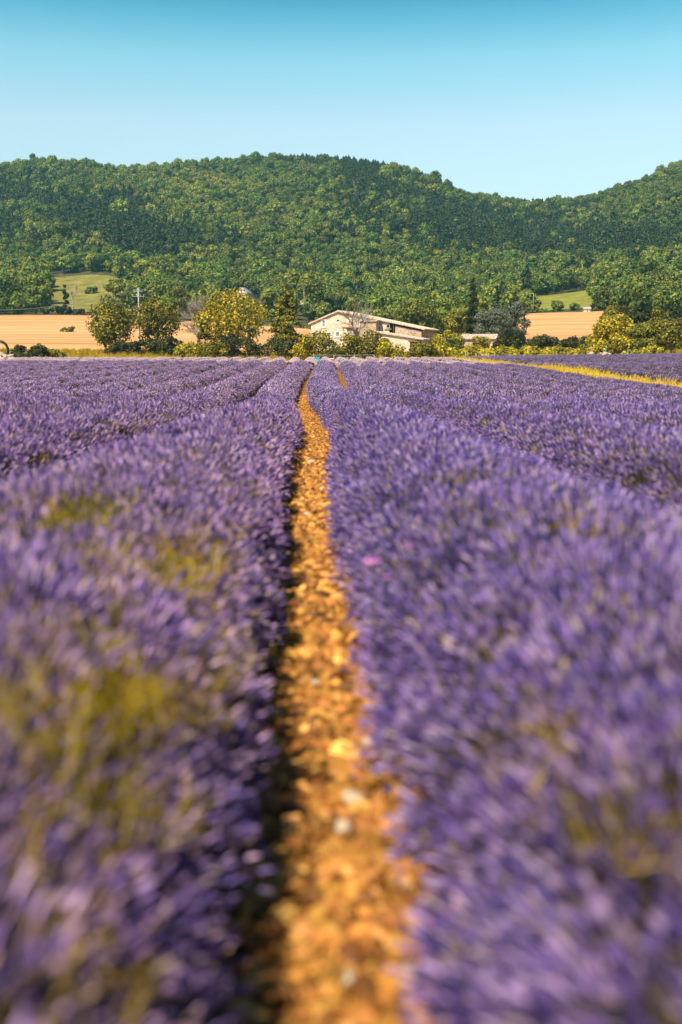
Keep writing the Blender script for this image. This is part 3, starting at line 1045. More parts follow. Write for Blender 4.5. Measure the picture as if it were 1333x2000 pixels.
def bush(px0, px1, ytop, Y, leaf, label, name='bush', nl=12, N=1200, ls=0.20, group=None, lift=0.0, cat='bush'):
    _seed[0] += 1
    rg = np.random.default_rng(_seed[0])
    loc, H, Rr = spot(px0, px1, ytop, Y)
    Rr *= 1.36
    H *= 1.05
    t = thing(name, label, cat, loc, 0, group)
    c, tr = MB(), MB()
    C = crown_cards(c, rg, H, Rr, -0.15, nl, int(N * 1.7), ls * 0.76, sq=0.9)
    for ci in range(min(6, len(C))):
        tr.tube([[rg.normal() * 0.1, rg.normal() * 0.1, -0.2], C[ci] * np.array([0.5, 0.5, 0.45]), C[ci]], [0.05, 0.035, 0.012], 5)
    c.build('foliage', M[leaf], t)
    tr.build('stem', M['bark'], t)
    return t


def bare_tree(px0, px1, ytop, Y, label, seed, lean=0.0, depth=5, spread=0.5):
    rg = np.random.default_rng(seed)
    loc, H, Rr = spot(px0, px1, ytop, Y)
    t = thing('bare_tree', label, 'tree', loc)
    tr, br = MB(), MB()

    def grow(mb, p, d, L, r, lev):
        q1 = p + d * L * 0.5 + rg.normal(size=3) * L * 0.05
        q2 = p + d * L + rg.normal(size=3) * L * 0.07
        (tr if lev == 0 else br).tube([p, q1, q2], [r, r * 0.85, r * 0.65], 6 if lev < 2 else 3, cap=False)
        if lev >= depth:
            return
        for _ in range(3 if lev < 2 else 4):
            nd = d + rg.normal(size=3) * spread * np.array([1, 1, 0.7]) + np.array([0, 0, 0.12])
            nd /= np.linalg.norm(nd)
            st = p + (q2 - p) * rg.uniform(0.45, 1.0)
            grow(mb, st, nd, L * rg.uniform(0.6, 0.85), r * 0.55, lev + 1)
    grow(tr, np.array([0, 0, -0.3]), np.array([lean, 0, 1.0]), H * 0.3, H * 0.028, 0)
    # scale the spread to the measured width and height
    allv = np.concatenate(br.v)
    kx = Rr / np.percentile(np.abs(allv[:, 0]), 97)
    kz = H / allv[:, 2].max()
    for b in (tr, br):
        b.v = [v * np.array([kx, kx, kz]) for v in b.v]
    tr.build('trunk', M['gray_bark'], t, smooth=True)
    br.build('branches', M['gray_bark'], t)
    return t


# --- trees one can name, from the field edge back to the hill
tree(172, 268, 579, 150, 'olive_leaf', 'olive green tree with open crown, left one of the pair before the wheat', cb=0.10, nl=30, N=3600, ls=0.25, stems=3)
tree(258, 344, 583, 153, 'olive_leaf', 'olive green tree with open crown, right one of the pair before the wheat', cb=0.12, nl=30, N=3400, ls=0.25, stems=3)
tree(384, 522, 568, 148, 'yellow_leaf', 'big yellow green tree between the bare grey tree and the conifer', cb=0.08, nl=42, N=5600, ls=0.26, stems=2)
tree(380, 416, 628, 149, 'dark_leaf', 'slim dark ivy covered tree under the bare grey branches', 'ivy_tree', cb=0.05, nl=8, N=900, ls=0.2)
bare_tree(344, 428, 572, 162, 'leafless grey tree with dense twigs left of the yellow green tree', 11, depth=6)
tree(520, 598, 553, 190, 'olive_leaf', 'dark conifer with drooping boughs left of the stone farmhouse', 'conifer', cb=0.1, N=5200, ls=0.36, kind='pine')
bare_tree(655, 728, 578, 168, 'leafless tree standing in front of the stone farmhouse', 12, depth=5, spread=0.42)
tree(904, 946, 543, 214, 'dark_leaf', 'tall dark conifer right of the farmhouse', 'conifer', cb=0.05, N=3600, ls=0.36, kind='pine')
tree(955, 988, 558, 224, 'pine', 'smaller dark conifer behind the grey green trees', 'conifer', cb=0.05, N=2600, ls=0.36, kind='pine')
tree(993, 1022, 568, 226, 'pine', 'pointed conifer behind the right grey green tree', 'conifer', cb=0.05, N=2200, ls=0.36, kind='pine')
tree(930, 996, 588, 198, 'gray_leaf', 'grey green bushy tree beside the tall dark conifer', cb=0.03, nl=16, N=2800, ls=0.30)
tree(980, 1042, 586, 202, 'gray_leaf', 'grey green bushy tree at the edge of the right wheat field', cb=0.03, nl=16, N=2600, ls=0.30)
tree(776, 852, 572, 238, 'oak_light', 'broad green tree just behind the long farmhouse roof', cb=0.1, nl=20, N=2600, ls=0.42)
tree(835, 915, 570, 246, 'oak_light', 'broad green tree between the farmhouse roof and the tall conifer', cb=0.1, nl=20, N=2600, ls=0.42)
tree(868, 918, 600, 222, 'olive_leaf', 'olive tree with bare lower trunk beside the tall conifer', cb=0.3, nl=12, N=1600, ls=0.32)
tree(722, 790, 590, 270, 'oak', 'dark green tree behind the farmhouse ridge', cb=0.1, nl=16, N=2000, ls=0.45)
tree(576, 648, 528, 350, 'oak_light', 'big round green tree above the farmhouse left gable', cb=0.12, nl=22, N=2600, ls=0.5)
tree(505, 552, 556, 330, 'oak', 'green tree right of the white house on the slope', cb=0.1, nl=14, N=1600, ls=0.5)
tree(612, 650, 592, 300, 'oak_light', 'small rounded tree on the slope above the farmhouse gable', cb=0.05, nl=12, N=1200, ls=0.4)
tree(1158, 1232, 588, 166, 'olive_leaf', 'rust tinged tree with spreading boughs above the yellow bush', 'conifer', cb=0.2, N=4200, ls=0.34, kind='pine')
tree(1212, 1300, 592, 170, 'dark_leaf', 'dark spreading tree above the clipped yellow shrubs', 'conifer', cb=0.15, N=4600, ls=0.34, kind='pine')
tree(1285, 1400, 585, 176, 'dark_leaf', 'dark tree cut by the right edge of the picture', cb=0.1, nl=18, N=3000, ls=0.34)
tree(1146, 1236, 620, 142, 'yellow_leaf', 'bright yellow green bushy tree at the corner of the far lavender field', cb=-0.1, nl=22, N=3800, ls=0.24)
tree(1230, 1294, 620, 144, 'olive_leaf', 'upright yellow green tree right of the bright bushy one', cb=-0.1, nl=18, N=2800, ls=0.24)
tree(1280, 1352, 610, 143, 'olive_leaf', 'rounded olive tree at the right end of the field edge', cb=-0.05, nl=22, N=2800, ls=0.24)
tree(1186, 1250, 604, 152, 'yellow_leaf', 'tall yellow green tree rising behind the bright bushy one', cb=0.0, nl=18, N=2600, ls=0.26)
tree(1252, 1318, 598, 153, 'olive_leaf', 'tall green tree filling the gap behind the upright yellow green tree', cb=0.0, nl=18, N=2600, ls=0.26)
tree(-40, 48, 540, 342, 'oak', 'dark broad tree at the left picture edge above the wheat', cb=0.05, nl=22, N=2400, ls=0.5)
tree(36, 99, 534, 336, 'oak', 'round crowned tree left of the meadow above the wheat', cb=0.05, nl=22, N=2400, ls=0.5)
tree(-10, 60, 570, 328, 'oak', 'lower dark tree in front of the left tree group', cb=0.05, nl=18, N=1800, ls=0.5)
tree(118, 134, 550, 345, 'dark_leaf', 'slim dark cypress standing on the left meadow edge', 'cypress_tree', cb=0.0, nl=9, N=900, ls=0.4, shape=0.7)
bare_tree(128, 152, 548, 345, 'half dead slim tree beside the dark cypress', 13, depth=4, spread=0.35)
for j, (a, b, y, lb) in enumerate([(86, 128, 596, 'dark shrub below the left meadow, next to the round crowned tree'), (120, 152, 598, 'dark shrub at the foot of the cypress'), (146, 182, 602, 'dark shrub right of the cypress above the wheat')]):
    bush(a, b, y, 334, 'dark_leaf', lb, ls=0.45, N=700, group='dark shrubs along the wheat top')
for (a, b, y, Y, lf, lb) in [(196, 246, 545, 330, 'oak_light', 'green tree at the right side of the left meadow'), (214, 300, 531, 352, 'oak', 'broad dark tree above the small stone barn'),
                             (284, 348, 540, 338, 'oak', 'dark green tree right of the utility pole'), (325, 372, 556, 320, 'oak_light', 'light green tree behind the left end of the bare tree'),
                             (366, 442, 556, 336, 'oak_light', 'broad green tree behind the bare grey tree'), (300, 345, 570, 300, 'oak_light', 'small green tree behind the olive pair')]:
    tree(a, b, y, Y, lf, lb, cb=0.06, nl=18, N=1800, ls=0.5)
bush(120, 150, 637.5, 235, 'olive_leaf', 'small weedy green patch in the middle of the left wheat field', name='weed_clump', ls=0.4, N=260)
bush(166, 190, 558, 425, 'oak', 'low round bush in the middle of the left meadow', ls=0.5, N=500)
for (a, b, y, Y, lb) in [(1078, 1109, 582, 340, 'round tree standing between green meadow and right wheat'), (1110, 1136, 590, 338, 'small tree between the round tree and the white hut'), (1026, 1058, 582, 340, 'small tree beside the thin pole at the green meadow')]:
    tree(a, b, y, Y, 'oak_light', lb, cb=0.0, nl=12, N=1000, ls=0.45)
bush(1052, 1082, 602, 336, 'oak', 'low shrub along the top of the right wheat field', ls=0.45, N=500)
tree(1148, 1185, 590, 330, 'oak', 'green tree overhanging the white hut', cb=0.0, nl=12, N=1200, ls=0.45)
tree(1260, 1272, 535, 395, 'dark_leaf', 'narrow dark cypress on the right slope', 'cypress_tree', cb=0.0, nl=9, N=700, ls=0.4, shape=0.6)

# --- bushes along the far edge of the fields
for (a, b, y, Y, lf, lb) in [
        (28, 84, 669, 119, 'dark_leaf', 'dark leafy bush beside the log pile'),
        (84, 128, 683, 121, 'olive_leaf', 'low scrubby bush on the verge right of the log pile'),
        (210, 262, 664, 146, 'dark_leaf', 'dark undergrowth bush below the left olive tree'),
        (256, 312, 660, 147, 'dark_leaf', 'dark undergrowth bush between the olive pair trunks'),
        (306, 338, 664, 146, 'dark_leaf', 'dark undergrowth bush below the right olive tree'),
        (326, 354, 648, 144, 'dark_leaf', 'upright dark bush right of the olive pair'),
        (344, 396, 668, 134, 'yellow_leaf', 'low yellow green bush under the bare grey tree'),
        (392, 440, 664, 132, 'olive_leaf', 'low olive bush beside the ivy covered tree'),
        (415, 486, 648, 136, 'dark_leaf', 'dark bush under the big yellow green tree'),
        (470, 545, 640, 138, 'dark_leaf', 'tall dark bush between the yellow tree and the conifer'),
        (536, 584, 664, 134, 'dark_leaf', 'dark bush at the foot of the drooping conifer'),
        (572, 614, 656, 127, 'yellow_leaf', 'yellow green bush at the left end of the wire fence'),
        (604, 664, 650, 129, 'olive_leaf', 'leafy bush behind the turquoise beehive at the left'),
        (648, 704, 654, 128, 'olive_leaf', 'leafy bush before the trunk of the bare tree'),
        (690, 748, 646, 130, 'olive_leaf', 'leafy bush before the farmhouse arch'),
        (736, 784, 662, 128, 'yellow_leaf', 'yellow tipped bush at the right end of the wire fence'),
        (796, 850, 670, 122, 'olive_leaf', 'rounded green bush at the corner of the yellow grass'),
        (836, 892, 676, 124, 'yellow_leaf', 'yellow green bush beside the wooden posts'),
        (850, 884, 638, 150, 'yellow_leaf', 'upright yellow bush at the farmhouse end wall'),
        (872, 908, 652, 152, 'olive_leaf', 'green bush between farmhouse and low shed'),
        (926, 958, 656, 156, 'yellow_leaf', 'yellow bush in front of the low shed'),
        (1216, 1262, 682, 133, 'yellow_leaf', 'low yellow bush under the upright yellow green tree'),
        (1254, 1292, 676, 136, 'yellow_leaf', 'small yellow bush left of the dark gap at the field edge')]:
    bush(a, b, y, Y, lf, lb, N=1300, nl=14, ls=0.19)
# dark shrub line behind the clipped hedge
shr = ['at its left end beside the shed', 'second from the shed', 'third from the shed', 'fourth from the shed', 'fifth from the shed', 'sixth from the shed', 'at its right end by the bright tree']
for j in range(7):
    a = 964 + j * 27
    bush(a, a + 36, 650 + [2, 0, 5, 3, 6, 0, 4][j], 152, 'dark_leaf', 'dark ragged shrub behind the yellow hedge, ' + shr[j], N=1100, nl=10, ls=0.22, group='dark shrubs behind the yellow hedge')


def hedge(px0, px1, ytop, Y, leaf, label, depth=2.2):
    rg = np.random.default_rng(77)
    pa, pb = P(px0, ytop, Y), P(px1, ytop, Y)
    cx_ = (pa.x + pb.x) / 2
    t = thing('hedge', label, 'hedge', (cx_, Y, g1(cx_, Y)))
    W, H = pb.x - pa.x, pa.z - g1(cx_, Y)
    N = 6500
    x = rg.uniform(-W / 2, W / 2, N)
    hh = H * (0.9 + 0.12 * np.sin(x * 1.7) + 0.08 * np.sin(x * 4.1 + 1))
    th = rg.uniform(-0.2, math.pi + 0.2, N)
    rr = rg.uniform(0.75, 1.08, N)
    p = np.stack([x, -np.cos(th) * depth / 2 * rr, np.clip(np.sin(th) ** 0.6 if False else np.abs(np.sin(th)) ** 0.7, 0, 1) * hh * rr], -1)
    nrm = np.stack([np.zeros(N), -np.cos(th), np.sin(th) + 0.2], -1) + rg.normal(size=(N, 3)) * 0.45
    mb = MB()
    mb.cards(p, nrm, 0.17 * rg.uniform(0.7, 1.3, N), np.clip(0.5 + 0.2 * np.sin(x * 2.3 + 1.5 * np.sin(x * 0.7)) + rg.normal(size=N) * 0.2, 0, 1), rg=rg)
    mb.build('foliage', M[leaf], t)
    tr = MB()
    for q in np.arange(-W / 2 + 0.4, W / 2, 0.9):
        tr.tube([[q, 0, -0.2], [q + 0.1, 0, H * 0.7]], [0.05, 0.03], 5)
    tr.build('stem', M['bark'], t)['kind'] = 'stuff'
    return t


hedge(886, 1158, 676, 133, 'yellow_leaf', 'long low yellow green hedge along the far lavender field')

# ------------------------------------------------------------------ woodland on the hill
VB = {'broad': [], 'light': [], 'pine': [], 'rust': []}


def wood_kind(seed, leaf, H, Rr, kind, N, ls):
    rg = np.random.default_rng(seed)
    c, tr = MB(), MB()
    if kind == 'broad':
        C = crown_cards(c, rg, H, Rr, 0.12, 12, N, ls, sq=0.9)
        trunk_tubes(tr, rg, H, Rr, 0.3, C, nlimb=3)
    else:
        pine_cards(c, rg, H, Rr, 0.25, N, ls, layers=7, droop=0.05, flat=1.2, pw=0.42)
        tr.tube([[0, 0, -0.5], [0, 0, H * 0.9]], [0.2, 0.06], 5)
    cm, tm = c.mesh('wood_crown', M[leaf]), tr.mesh('wood_trunk', M['gray_bark' if kind == 'pine' else 'bark'])
    j = MB()
    j.v, j.t, j.q4, j.q3, j.m4, j.m3, j.n = list(c.v), list(c.t), list(c.q4), list(c.q3), list(c.m4), list(c.m3), c.n
    for v, t_ in zip(tr.v, tr.t):
        j.v.append(v)
        j.t.append(t_)
    j.q4 += [q + c.n for q in tr.q4]
    j.m4 += [m_ + 1 for m_ in tr.m4]
    j.q3 += [q + c.n for q in tr.q3]
    j.m3 += [m_ + 1 for m_ in tr.m3]
    return cm, tm, j.mesh('wood_tree', [M[leaf], M['gray_bark' if kind == 'pine' else 'bark']])


KINDS = []
for s_ in range(4):
    KINDS.append(('broad', *wood_kind(300 + s_, 'oak', 8, 4.0, 'broad', 1100, 0.46)))
for s_ in range(3):
    KINDS.append(('light', *wood_kind(310 + s_, 'oak_light', 7.5, 3.9, 'broad', 1100, 0.46)))
for s_ in range(4):
    KINDS.append(('pine', *wood_kind(320 + s_, 'pine', 8.6, 3.1, 'pine', 1100, 0.48)))
KINDS.append(('rust', *wood_kind(330, 'rust_leaf', 8, 2.6, 'broad', 380, 0.6)))

def ground_hit(px, py, Y0=280):
    d = ray(px, py)
    for Yq in np.arange(Y0, 900, 2.0):
        if CAMZ + d.z / d.y * Yq <= g1(d.x / d.y * Yq, Yq):
            return Yq
    return 900.0


FB_px = [-600, 0, 90, 100, 225, 240, 345, 500, 600, 700, 850, 950, 1025, 1035, 1150, 1160, 1170, 1180, 1210, 1400, 1900]
FB_Y = [352, 352, 355, 484, 484, 372, 352, 345, 330, 300, 285, 300, 345, 438, 438, 350, 335, 310, 272, 262, 262]
fbt = np.array([tdir(p) for p in FB_px])
sp_ = 6.4
ys_ = np.arange(212, 1010, sp_)
XX, YY = np.meshgrid(np.arange(-580, 640, sp_), ys_)
XX = XX.ravel() + rng.uniform(-0.46, 0.46, XX.size) * sp_
YY = YY.ravel() + rng.uniform(-0.46, 0.46, YY.size) * sp_
TTd = XX / YY
ok = (TTd > -0.56) & (TTd < 0.62) & (YY > np.interp(TTd, fbt, FB_Y) + rng.uniform(-3, 6, XX.size))
ridge_lim = np.interp(TTd, TT, RIDGE_Y) + 30
ok &= YY < ridge_lim
for (qa, qb, qy) in [(428, 520, 584), (226, 268, 594), (570, 602, 604), (660, 693, 612), (1132, 1154, 614), (1284, 1294, 548)]:
    ok &= ~((TTd > tdir(qa)) & (TTd < tdir(qb)) & (YY < ground_hit((qa + qb) / 2, qy, 200) + 5))
XX, YY, TTd = XX[ok], YY[ok], TTd[ok]
# screen-side coordinates only to say where the pine stands grow (column and height on the slope)
ppx = 612 + TTd * 1960
slope = (G(XX, YY) - CAMZ) / YY
ppy = 690 - slope * 1950
nzz = np.sin(XX * 0.045 + 1.3 * np.sin(YY * 0.03)) + np.sin(YY * 0.05 + XX * 0.021)


def blob(cx_, cy_, rx, ry):
    return np.exp(-((ppx - cx_) / rx) ** 2 - ((ppy - cy_) / ry) ** 2)


pine_w = (blob(60, 395, 70, 30) + 1.2 * blob(180, 440, 90, 34) + 1.2 * blob(300, 490, 75, 45) + blob(10, 470, 60, 40) + 1.1 * blob(520, 325, 240, 18)
          + 1.1 * blob(740, 340, 130, 34) + 1.1 * blob(860, 430, 90, 45) + 1.2 * blob(960, 470, 130, 38) + 1.2 * blob(1120, 500, 150, 36) + 0.9 * blob(1080, 410, 90, 28)
          + 0.8 * blob(700, 420, 40, 60) + 0.7 * blob(480, 480, 60, 26) + 0.9 * blob(1290, 480, 90, 25))
prob = np.clip(pine_w * 0.95 + 0.10 * nzz, 0.02, 0.97)
u = rng.uniform(size=len(XX))
isp = u < prob
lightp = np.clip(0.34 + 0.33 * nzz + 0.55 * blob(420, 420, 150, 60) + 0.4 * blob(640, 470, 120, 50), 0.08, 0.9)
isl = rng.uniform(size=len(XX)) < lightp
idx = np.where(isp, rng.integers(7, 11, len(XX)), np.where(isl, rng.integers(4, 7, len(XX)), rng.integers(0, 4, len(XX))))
rust = (rng.uniform(size=len(XX)) < 0.0015)
idx[rust] = 11
sz = rng.uniform(0.72, 1.22, len(XX)) * np.where(rng.uniform(size=len(XX)) < 0.08, 1.3, 1.0)
upx = blob(1250, 400, 180, 60) * 0.25
sz *= 1 - upx
sz = np.where(isp & (YY > 760), np.minimum(sz * 0.8, 0.85), sz)
ZZ = G(XX, YY) - 0.2
rz = rng.uniform(0, 6.283, len(XX))
shp = rng.uniform(0.85, 1.15, len(XX))
order = np.argsort(YY + 400 * ((TTd < -0.345) | (TTd > 0.40)))
first = order[:285]
rest = order[285:]
PLACES = [(-9999, 95, 'above the left end of the wheat'), (95, 240, 'at the top of the left meadow'), (240, 425, 'on the slope behind the olive pair'), (425, 560, 'around the white house'),
          (560, 700, 'above the farmhouse gable'), (700, 900, 'behind the long farmhouse roof'), (900, 1030, 'behind the grey green trees'), (1030, 1165, 'above the green meadow'), (1165, 9999, 'on the right slope beyond the wheat')]
WL = {'broad': ('woodland_tree', 'round dark green broadleaf tree in the wood edge ', 'dark broadleaf trees '), 'light': ('woodland_tree', 'round light green broadleaf tree in the wood edge ', 'light broadleaf trees '),
      'pine': ('pine_tree', 'dark pine in the wood edge ', 'pines '), 'rust': ('woodland_tree', 'rusty brown tree in the wood edge ', 'rusty trees ')}
protos = {}
for i in first:
    kd, cm, tm, jm = KINDS[idx[i]]
    place = [w_ for (a_, b_, w_) in PLACES if a_ <= ppx[i] < b_][0]
    if idx[i] not in protos:
        t = thing(WL[kd][0], WL[kd][1] + place, 'tree', group=WL[kd][2] + place)
        protos[idx[i]] = (t, link('crown', cm, t), link('trunk', tm, t))
    else:
        src = protos[idx[i]]
        t = src[0].copy()
        COL.objects.link(t)
        for ch in src[1:]:
            c = ch.copy()
            c.parent = t
            COL.objects.link(c)
    tag(t, WL[kd][1] + place, 'tree', WL[kd][2] + place)
    t.location = (XX[i], YY[i], ZZ[i])
    t.rotation_euler = (0, 0, rz[i])
    t.scale = (sz[i], sz[i], sz[i] * shp[i])
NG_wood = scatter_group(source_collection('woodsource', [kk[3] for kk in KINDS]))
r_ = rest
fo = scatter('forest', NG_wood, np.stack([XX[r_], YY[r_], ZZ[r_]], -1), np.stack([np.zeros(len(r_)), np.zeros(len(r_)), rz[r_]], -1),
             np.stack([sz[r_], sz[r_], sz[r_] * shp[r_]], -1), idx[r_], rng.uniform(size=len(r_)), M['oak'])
tag(fo, 'mixed oak and pine wood covering the hill up to the ridge', 'forest')


# ------------------------------------------------------------------ buildings
class Local:
    """a building's own frame: u along the front, v into the depth, z up"""

    def __init__(s, px, Y, theta, zbase=None):
        p = P(px, 690, Y)
        s.o = Vector((p.x, p.y, 0))
        s.th = theta
        s.u = Vector((math.cos(theta), -math.sin(theta), 0))
        s.v = Vector((math.sin(theta), math.cos(theta), 0))
        s.z0 = zbase if zbase is not None else g1(p.x, p.y) - 0.3

    def at(s, px, py, v=0.0):
        """(u, z) of a pixel on the plane v"""
        d = ray(px, py)
        c = Vector((0, 0, CAMZ))
        k = ((s.o + s.v * v - c).dot(s.v)) / d.dot(s.v)
        p = c + d * k
        return (p - s.o).dot(s.u), p.z - s.z0

    def root(s, name, label, cat):
        t = thing(name, label, cat, (s.o.x, s.o.y, s.z0), -s.th)
        return t


def wall(mb, prof, holes=(), v=0.0, z0=0.0, rec=0.25, mat=0, back=False):
    """front wall along u with top profile [(u,z)..], rectangular holes (u0,u1,z0,z1) with reveals"""
    us = sorted(set([round(p[0], 4) for p in prof] + [round(h[k], 4) for h in holes for k in (0, 1)]))
    pu, pz = [p[0] for p in prof], [p[1] for p in prof]
    us = [x for x in us if pu[0] <= x <= pu[-1]]
    for a, b in zip(us[:-1], us[1:]):
        hs = sorted([(h[2], h[3]) for h in holes if h[0] <= a + 1e-4 and h[1] >= b - 1e-4])
        za, zb = np.interp(a, pu, pz), np.interp(b, pu, pz)
        lo = z0
        for h0, h1 in hs:
            mb.add([[a, v, lo], [b, v, lo], [b, v, h0], [a, v, h0]], [[0, 1, 2, 3]], mat=mat)
            lo = h1
        mb.add([[a, v, lo], [b, v, lo], [b, v, zb], [a, v, za]], [[0, 1, 2, 3]], mat=mat)
    for (a, b, c, d) in holes:
        w = v + rec
        mb.add([[a, v, c], [a, w, c], [a, w, d], [a, v, d]], [[0, 1, 2, 3]], mat=mat)
        mb.add([[b, v, c], [b, v, d], [b, w, d], [b, w, c]], [[0, 1, 2, 3]], mat=mat)
        mb.add([[a, v, d], [a, w, d], [b, w, d], [b, v, d]], [[0, 1, 2, 3]], mat=mat)
        mb.add([[a, v, c], [b, v, c], [b, w, c], [a, w, c]], [[0, 1, 2, 3]], mat=mat)


def window(root, h, v=0.0, rec=0.25, surround=0.16, name='window', bars=1, glass='glass', sur_mat='white'):
    a, b, c, d = h
    w = surround
    mb = MB()
    y = v - 0.03
    if w:
        mb.box(((a + b) / 2, y, d + w / 2), (b - a + 2 * w, 0.08, w))
        mb.box(((a + b) / 2, y - 0.02, c - w / 2), (b - a + 2 * w + 0.1, 0.14, w))
        mb.box((a - w / 2, y, (c + d) / 2), (w, 0.08, d - c))
        mb.box((b + w / 2, y, (c + d) / 2), (w, 0.08, d - c))
    else:
        mb.box(((a + b) / 2, v + rec - 0.06, c + 0.04), (b - a, 0.05, 0.08))
    f = mb.build(name, M[sur_mat], root)
    g = MB()
    g.box(((a + b) / 2, v + rec - 0.03, (c + d) / 2), (b - a, 0.02, d - c))
    g.build('pane', M[glass], f)
    if bars:
        s = MB()
        yy_ = v + rec - 0.08
        s.box(((a + b) / 2, yy_, (c + d) / 2), (0.07, 0.05, d - c))
        s.box((a + 0.04, yy_ - 0.003, (c + d) / 2), (0.08, 0.05, d - c))
        s.box((b - 0.04, yy_ - 0.003, (c + d) / 2), (0.08, 0.05, d - c))
        s.box(((a + b) / 2, yy_ - 0.006, d - 0.04), (b - a, 0.05, 0.08))
        s.box(((a + b) / 2, yy_ - 0.006, c + (d - c) * 0.55), (b - a, 0.05, 0.05))
        s.build('sash', M['white'], f)
    return f


def roof_slab(mb, p0, p1, v0, v1, th=0.22, mat=0, ribs=0):
    """roof slope from (u,z) p0 to p1, running from v0 to v1"""
    (a, za), (b, zb) = p0, p1
    v = [[a, v0, za], [b, v0, zb], [b, v1, zb], [a, v1, za], [a, v0, za - th], [b, v0, zb - th], [b, v1, zb - th], [a, v1, za - th]]
    mb.add(v, [[0, 1, 2, 3], [7, 6, 5, 4], [0, 4, 5, 1], [1, 5, 6, 2], [2, 6, 7, 3], [3, 7, 4, 0]], mat=mat)
    L = math.hypot(b - a, zb - za)
    nx, nz = -(zb - za) / L, (b - a) / L
    if ribs:
        for vv in np.linspace(v0 + 0.15, v1 - 0.15, ribs):
            o_ = 0.03
            mb.tube([[a + nx * o_, vv, za + nz * o_], [b + nx * o_, vv, zb + nz * o_]], 0.085, 6, mat=mat)


# --- the stone farmhouse
TH = R(22)
L = Local(608, 203, TH)
D = 10.5
fh = L.root('farmhouse', 'long pale stone farmhouse with low gabled roof behind the bushes', 'house')
c0, ap, c1 = L.at(608, 632), L.at(661, 609), L.at(824, 643)
W = c1[0]
ucol = lambda px, py, v=0.0: L.at(px, py, v)


def rect(x0, x1, y0, y1, v=0.0):
    a, b = L.at(x0, y1, v), L.at(x1, y0, v)
    return (a[0], b[0], a[1], b[1])


win1 = rect(630.5, 635, 625.5, 637)
win2 = rect(658.5, 662.5, 624, 628.5)
win3 = rect(641.5, 646.5, 649.5, 656.5)
win4 = rect(657, 663, 648.5, 656)
door1 = rect(630.5, 634, 650.5, 664)
niche = rect(756, 761, 634.5, 639.5)
hole_ = rect(739, 741, 628, 630)
win5 = rect(714, 719, 646, 656)
mb = MB()
prof = [(0, c0[1]), ap, (W, c1[1])]
wall(mb, prof, [win1, win2, win3, win4, door1, niche, hole_])
# other walls
mb.add([[0, 0, 0], [0, D, 0], [0, D, c0[1]], [0, 0, c0[1]]], [[0, 1, 2, 3]])
mb.add([[0, D, 0], [W, D, 0], [W, D, c1[1]], [0, D, c0[1]]], [[0, 1, 2, 3]])
mb.add([[0, D, c0[1]], [W, D, c1[1]], [ap[0], D, ap[1]]], None, [[0, 1, 2]])
mb.build('wall', M['stone_wall'], fh)
# end wall facing right, its shade put into the darker stone, with two slits
ew = MB()
tmp = Local(608, 203, TH)
slits = [(3.2, 3.9, c1[1] - 3.0, c1[1] - 1.2), (6.9, 7.7, 0.6, 1.6)]
e2 = MB()
wall(e2, [(0, c1[1] - 0.01), (D, c1[1] - 0.01)], slits, v=0, rec=0.25)
# turn the u-v frame: along depth at u = W facing +u
e2.v = [np.stack([W - v[:, 1], v[:, 0], v[:, 2]], -1) for v in e2.v]
e2.build('wall', M['stone_wall_brown_shaded'], fh)
for sl in slits:
    m_ = MB()
    m_.box((W - 0.22, (sl[0] + sl[1]) / 2, (sl[2] + sl[3]) / 2), (0.02, sl[1] - sl[0], sl[3] - sl[2]))
    f_ = m_.build('window', M['glass'], fh)
# roof
rb = MB()
sl_l = (ap[1] - c0[1]) / (ap[0])
sl_r = (c1[1] - ap[1]) / (W - ap[0])
roof_slab(rb, (-0.5, c0[1] - 0.5 * sl_l + 0.2), (ap[0], ap[1] + 0.2), -0.35, D + 0.35, 0.2, ribs=40)
roof_slab(rb, (ap[0] + 0.002, ap[1] + 0.2), (W + 0.7, c1[1] + 0.7 * sl_r + 0.2), -0.352, D + 0.352, 0.2, ribs=40)
rb.tube([[ap[0], -0.36, ap[1] + 0.24], [ap[0], D + 0.36, ap[1] + 0.24]], 0.14, 6)
rf = rb.build('roof', M['roof_tile'], fh)
ch = MB()
for kx in range(26):
    f0 = kx / 26.0
    uu = ap[0] + (W - ap[0]) * f0
    ch.box((uu + 0.3, -0.41, ap[1] + (c1[1] - ap[1]) * (f0 + 0.5 / 26) + 0.12), ((W - ap[0]) / 26 * 0.9, 0.12, 0.16), rot=(0, -math.atan(sl_r), 0))
ch.build('verge_tiles', M['roof_tile'], rf)['kind'] = 'stuff'
window(fh, win1, bars=1, surround=0.28)
window(fh, win2, bars=0, surround=0.0)
window(fh, win3, surround=0.26)
window(fh, win4, surround=0.28)
window(fh, niche, bars=0, surround=0.12, name='niche', glass='dark', sur_mat='stone')  # recess closed by a black sheet, its shade painted
window(fh, hole_, bars=0, surround=0.0, name='vent_hole', glass='dark', sur_mat='stone')
dm = MB()
dm.box(((door1[0] + door1[1]) / 2, 0.18, (door1[2] + door1[3]) / 2), (door1[1] - door1[0], 0.06, door1[3] - door1[2]))
dm.build('door', M['shutter'], fh)
# shelf on the niche
mb = MB()
mb.box(((niche[0] + niche[1]) / 2, -0.12, niche[2] - 0.3), (1.5, 0.22, 0.1))
mb.build('ledge', M['stone'], fh)
# downpipe
pu = L.at(769.5, 650)[0]
MB().tube([[pu, -0.1, 0], [pu, -0.1, L.at(769.5, 633)[1]]], 0.07, 6).build('downpipe', M['shutter'], fh)
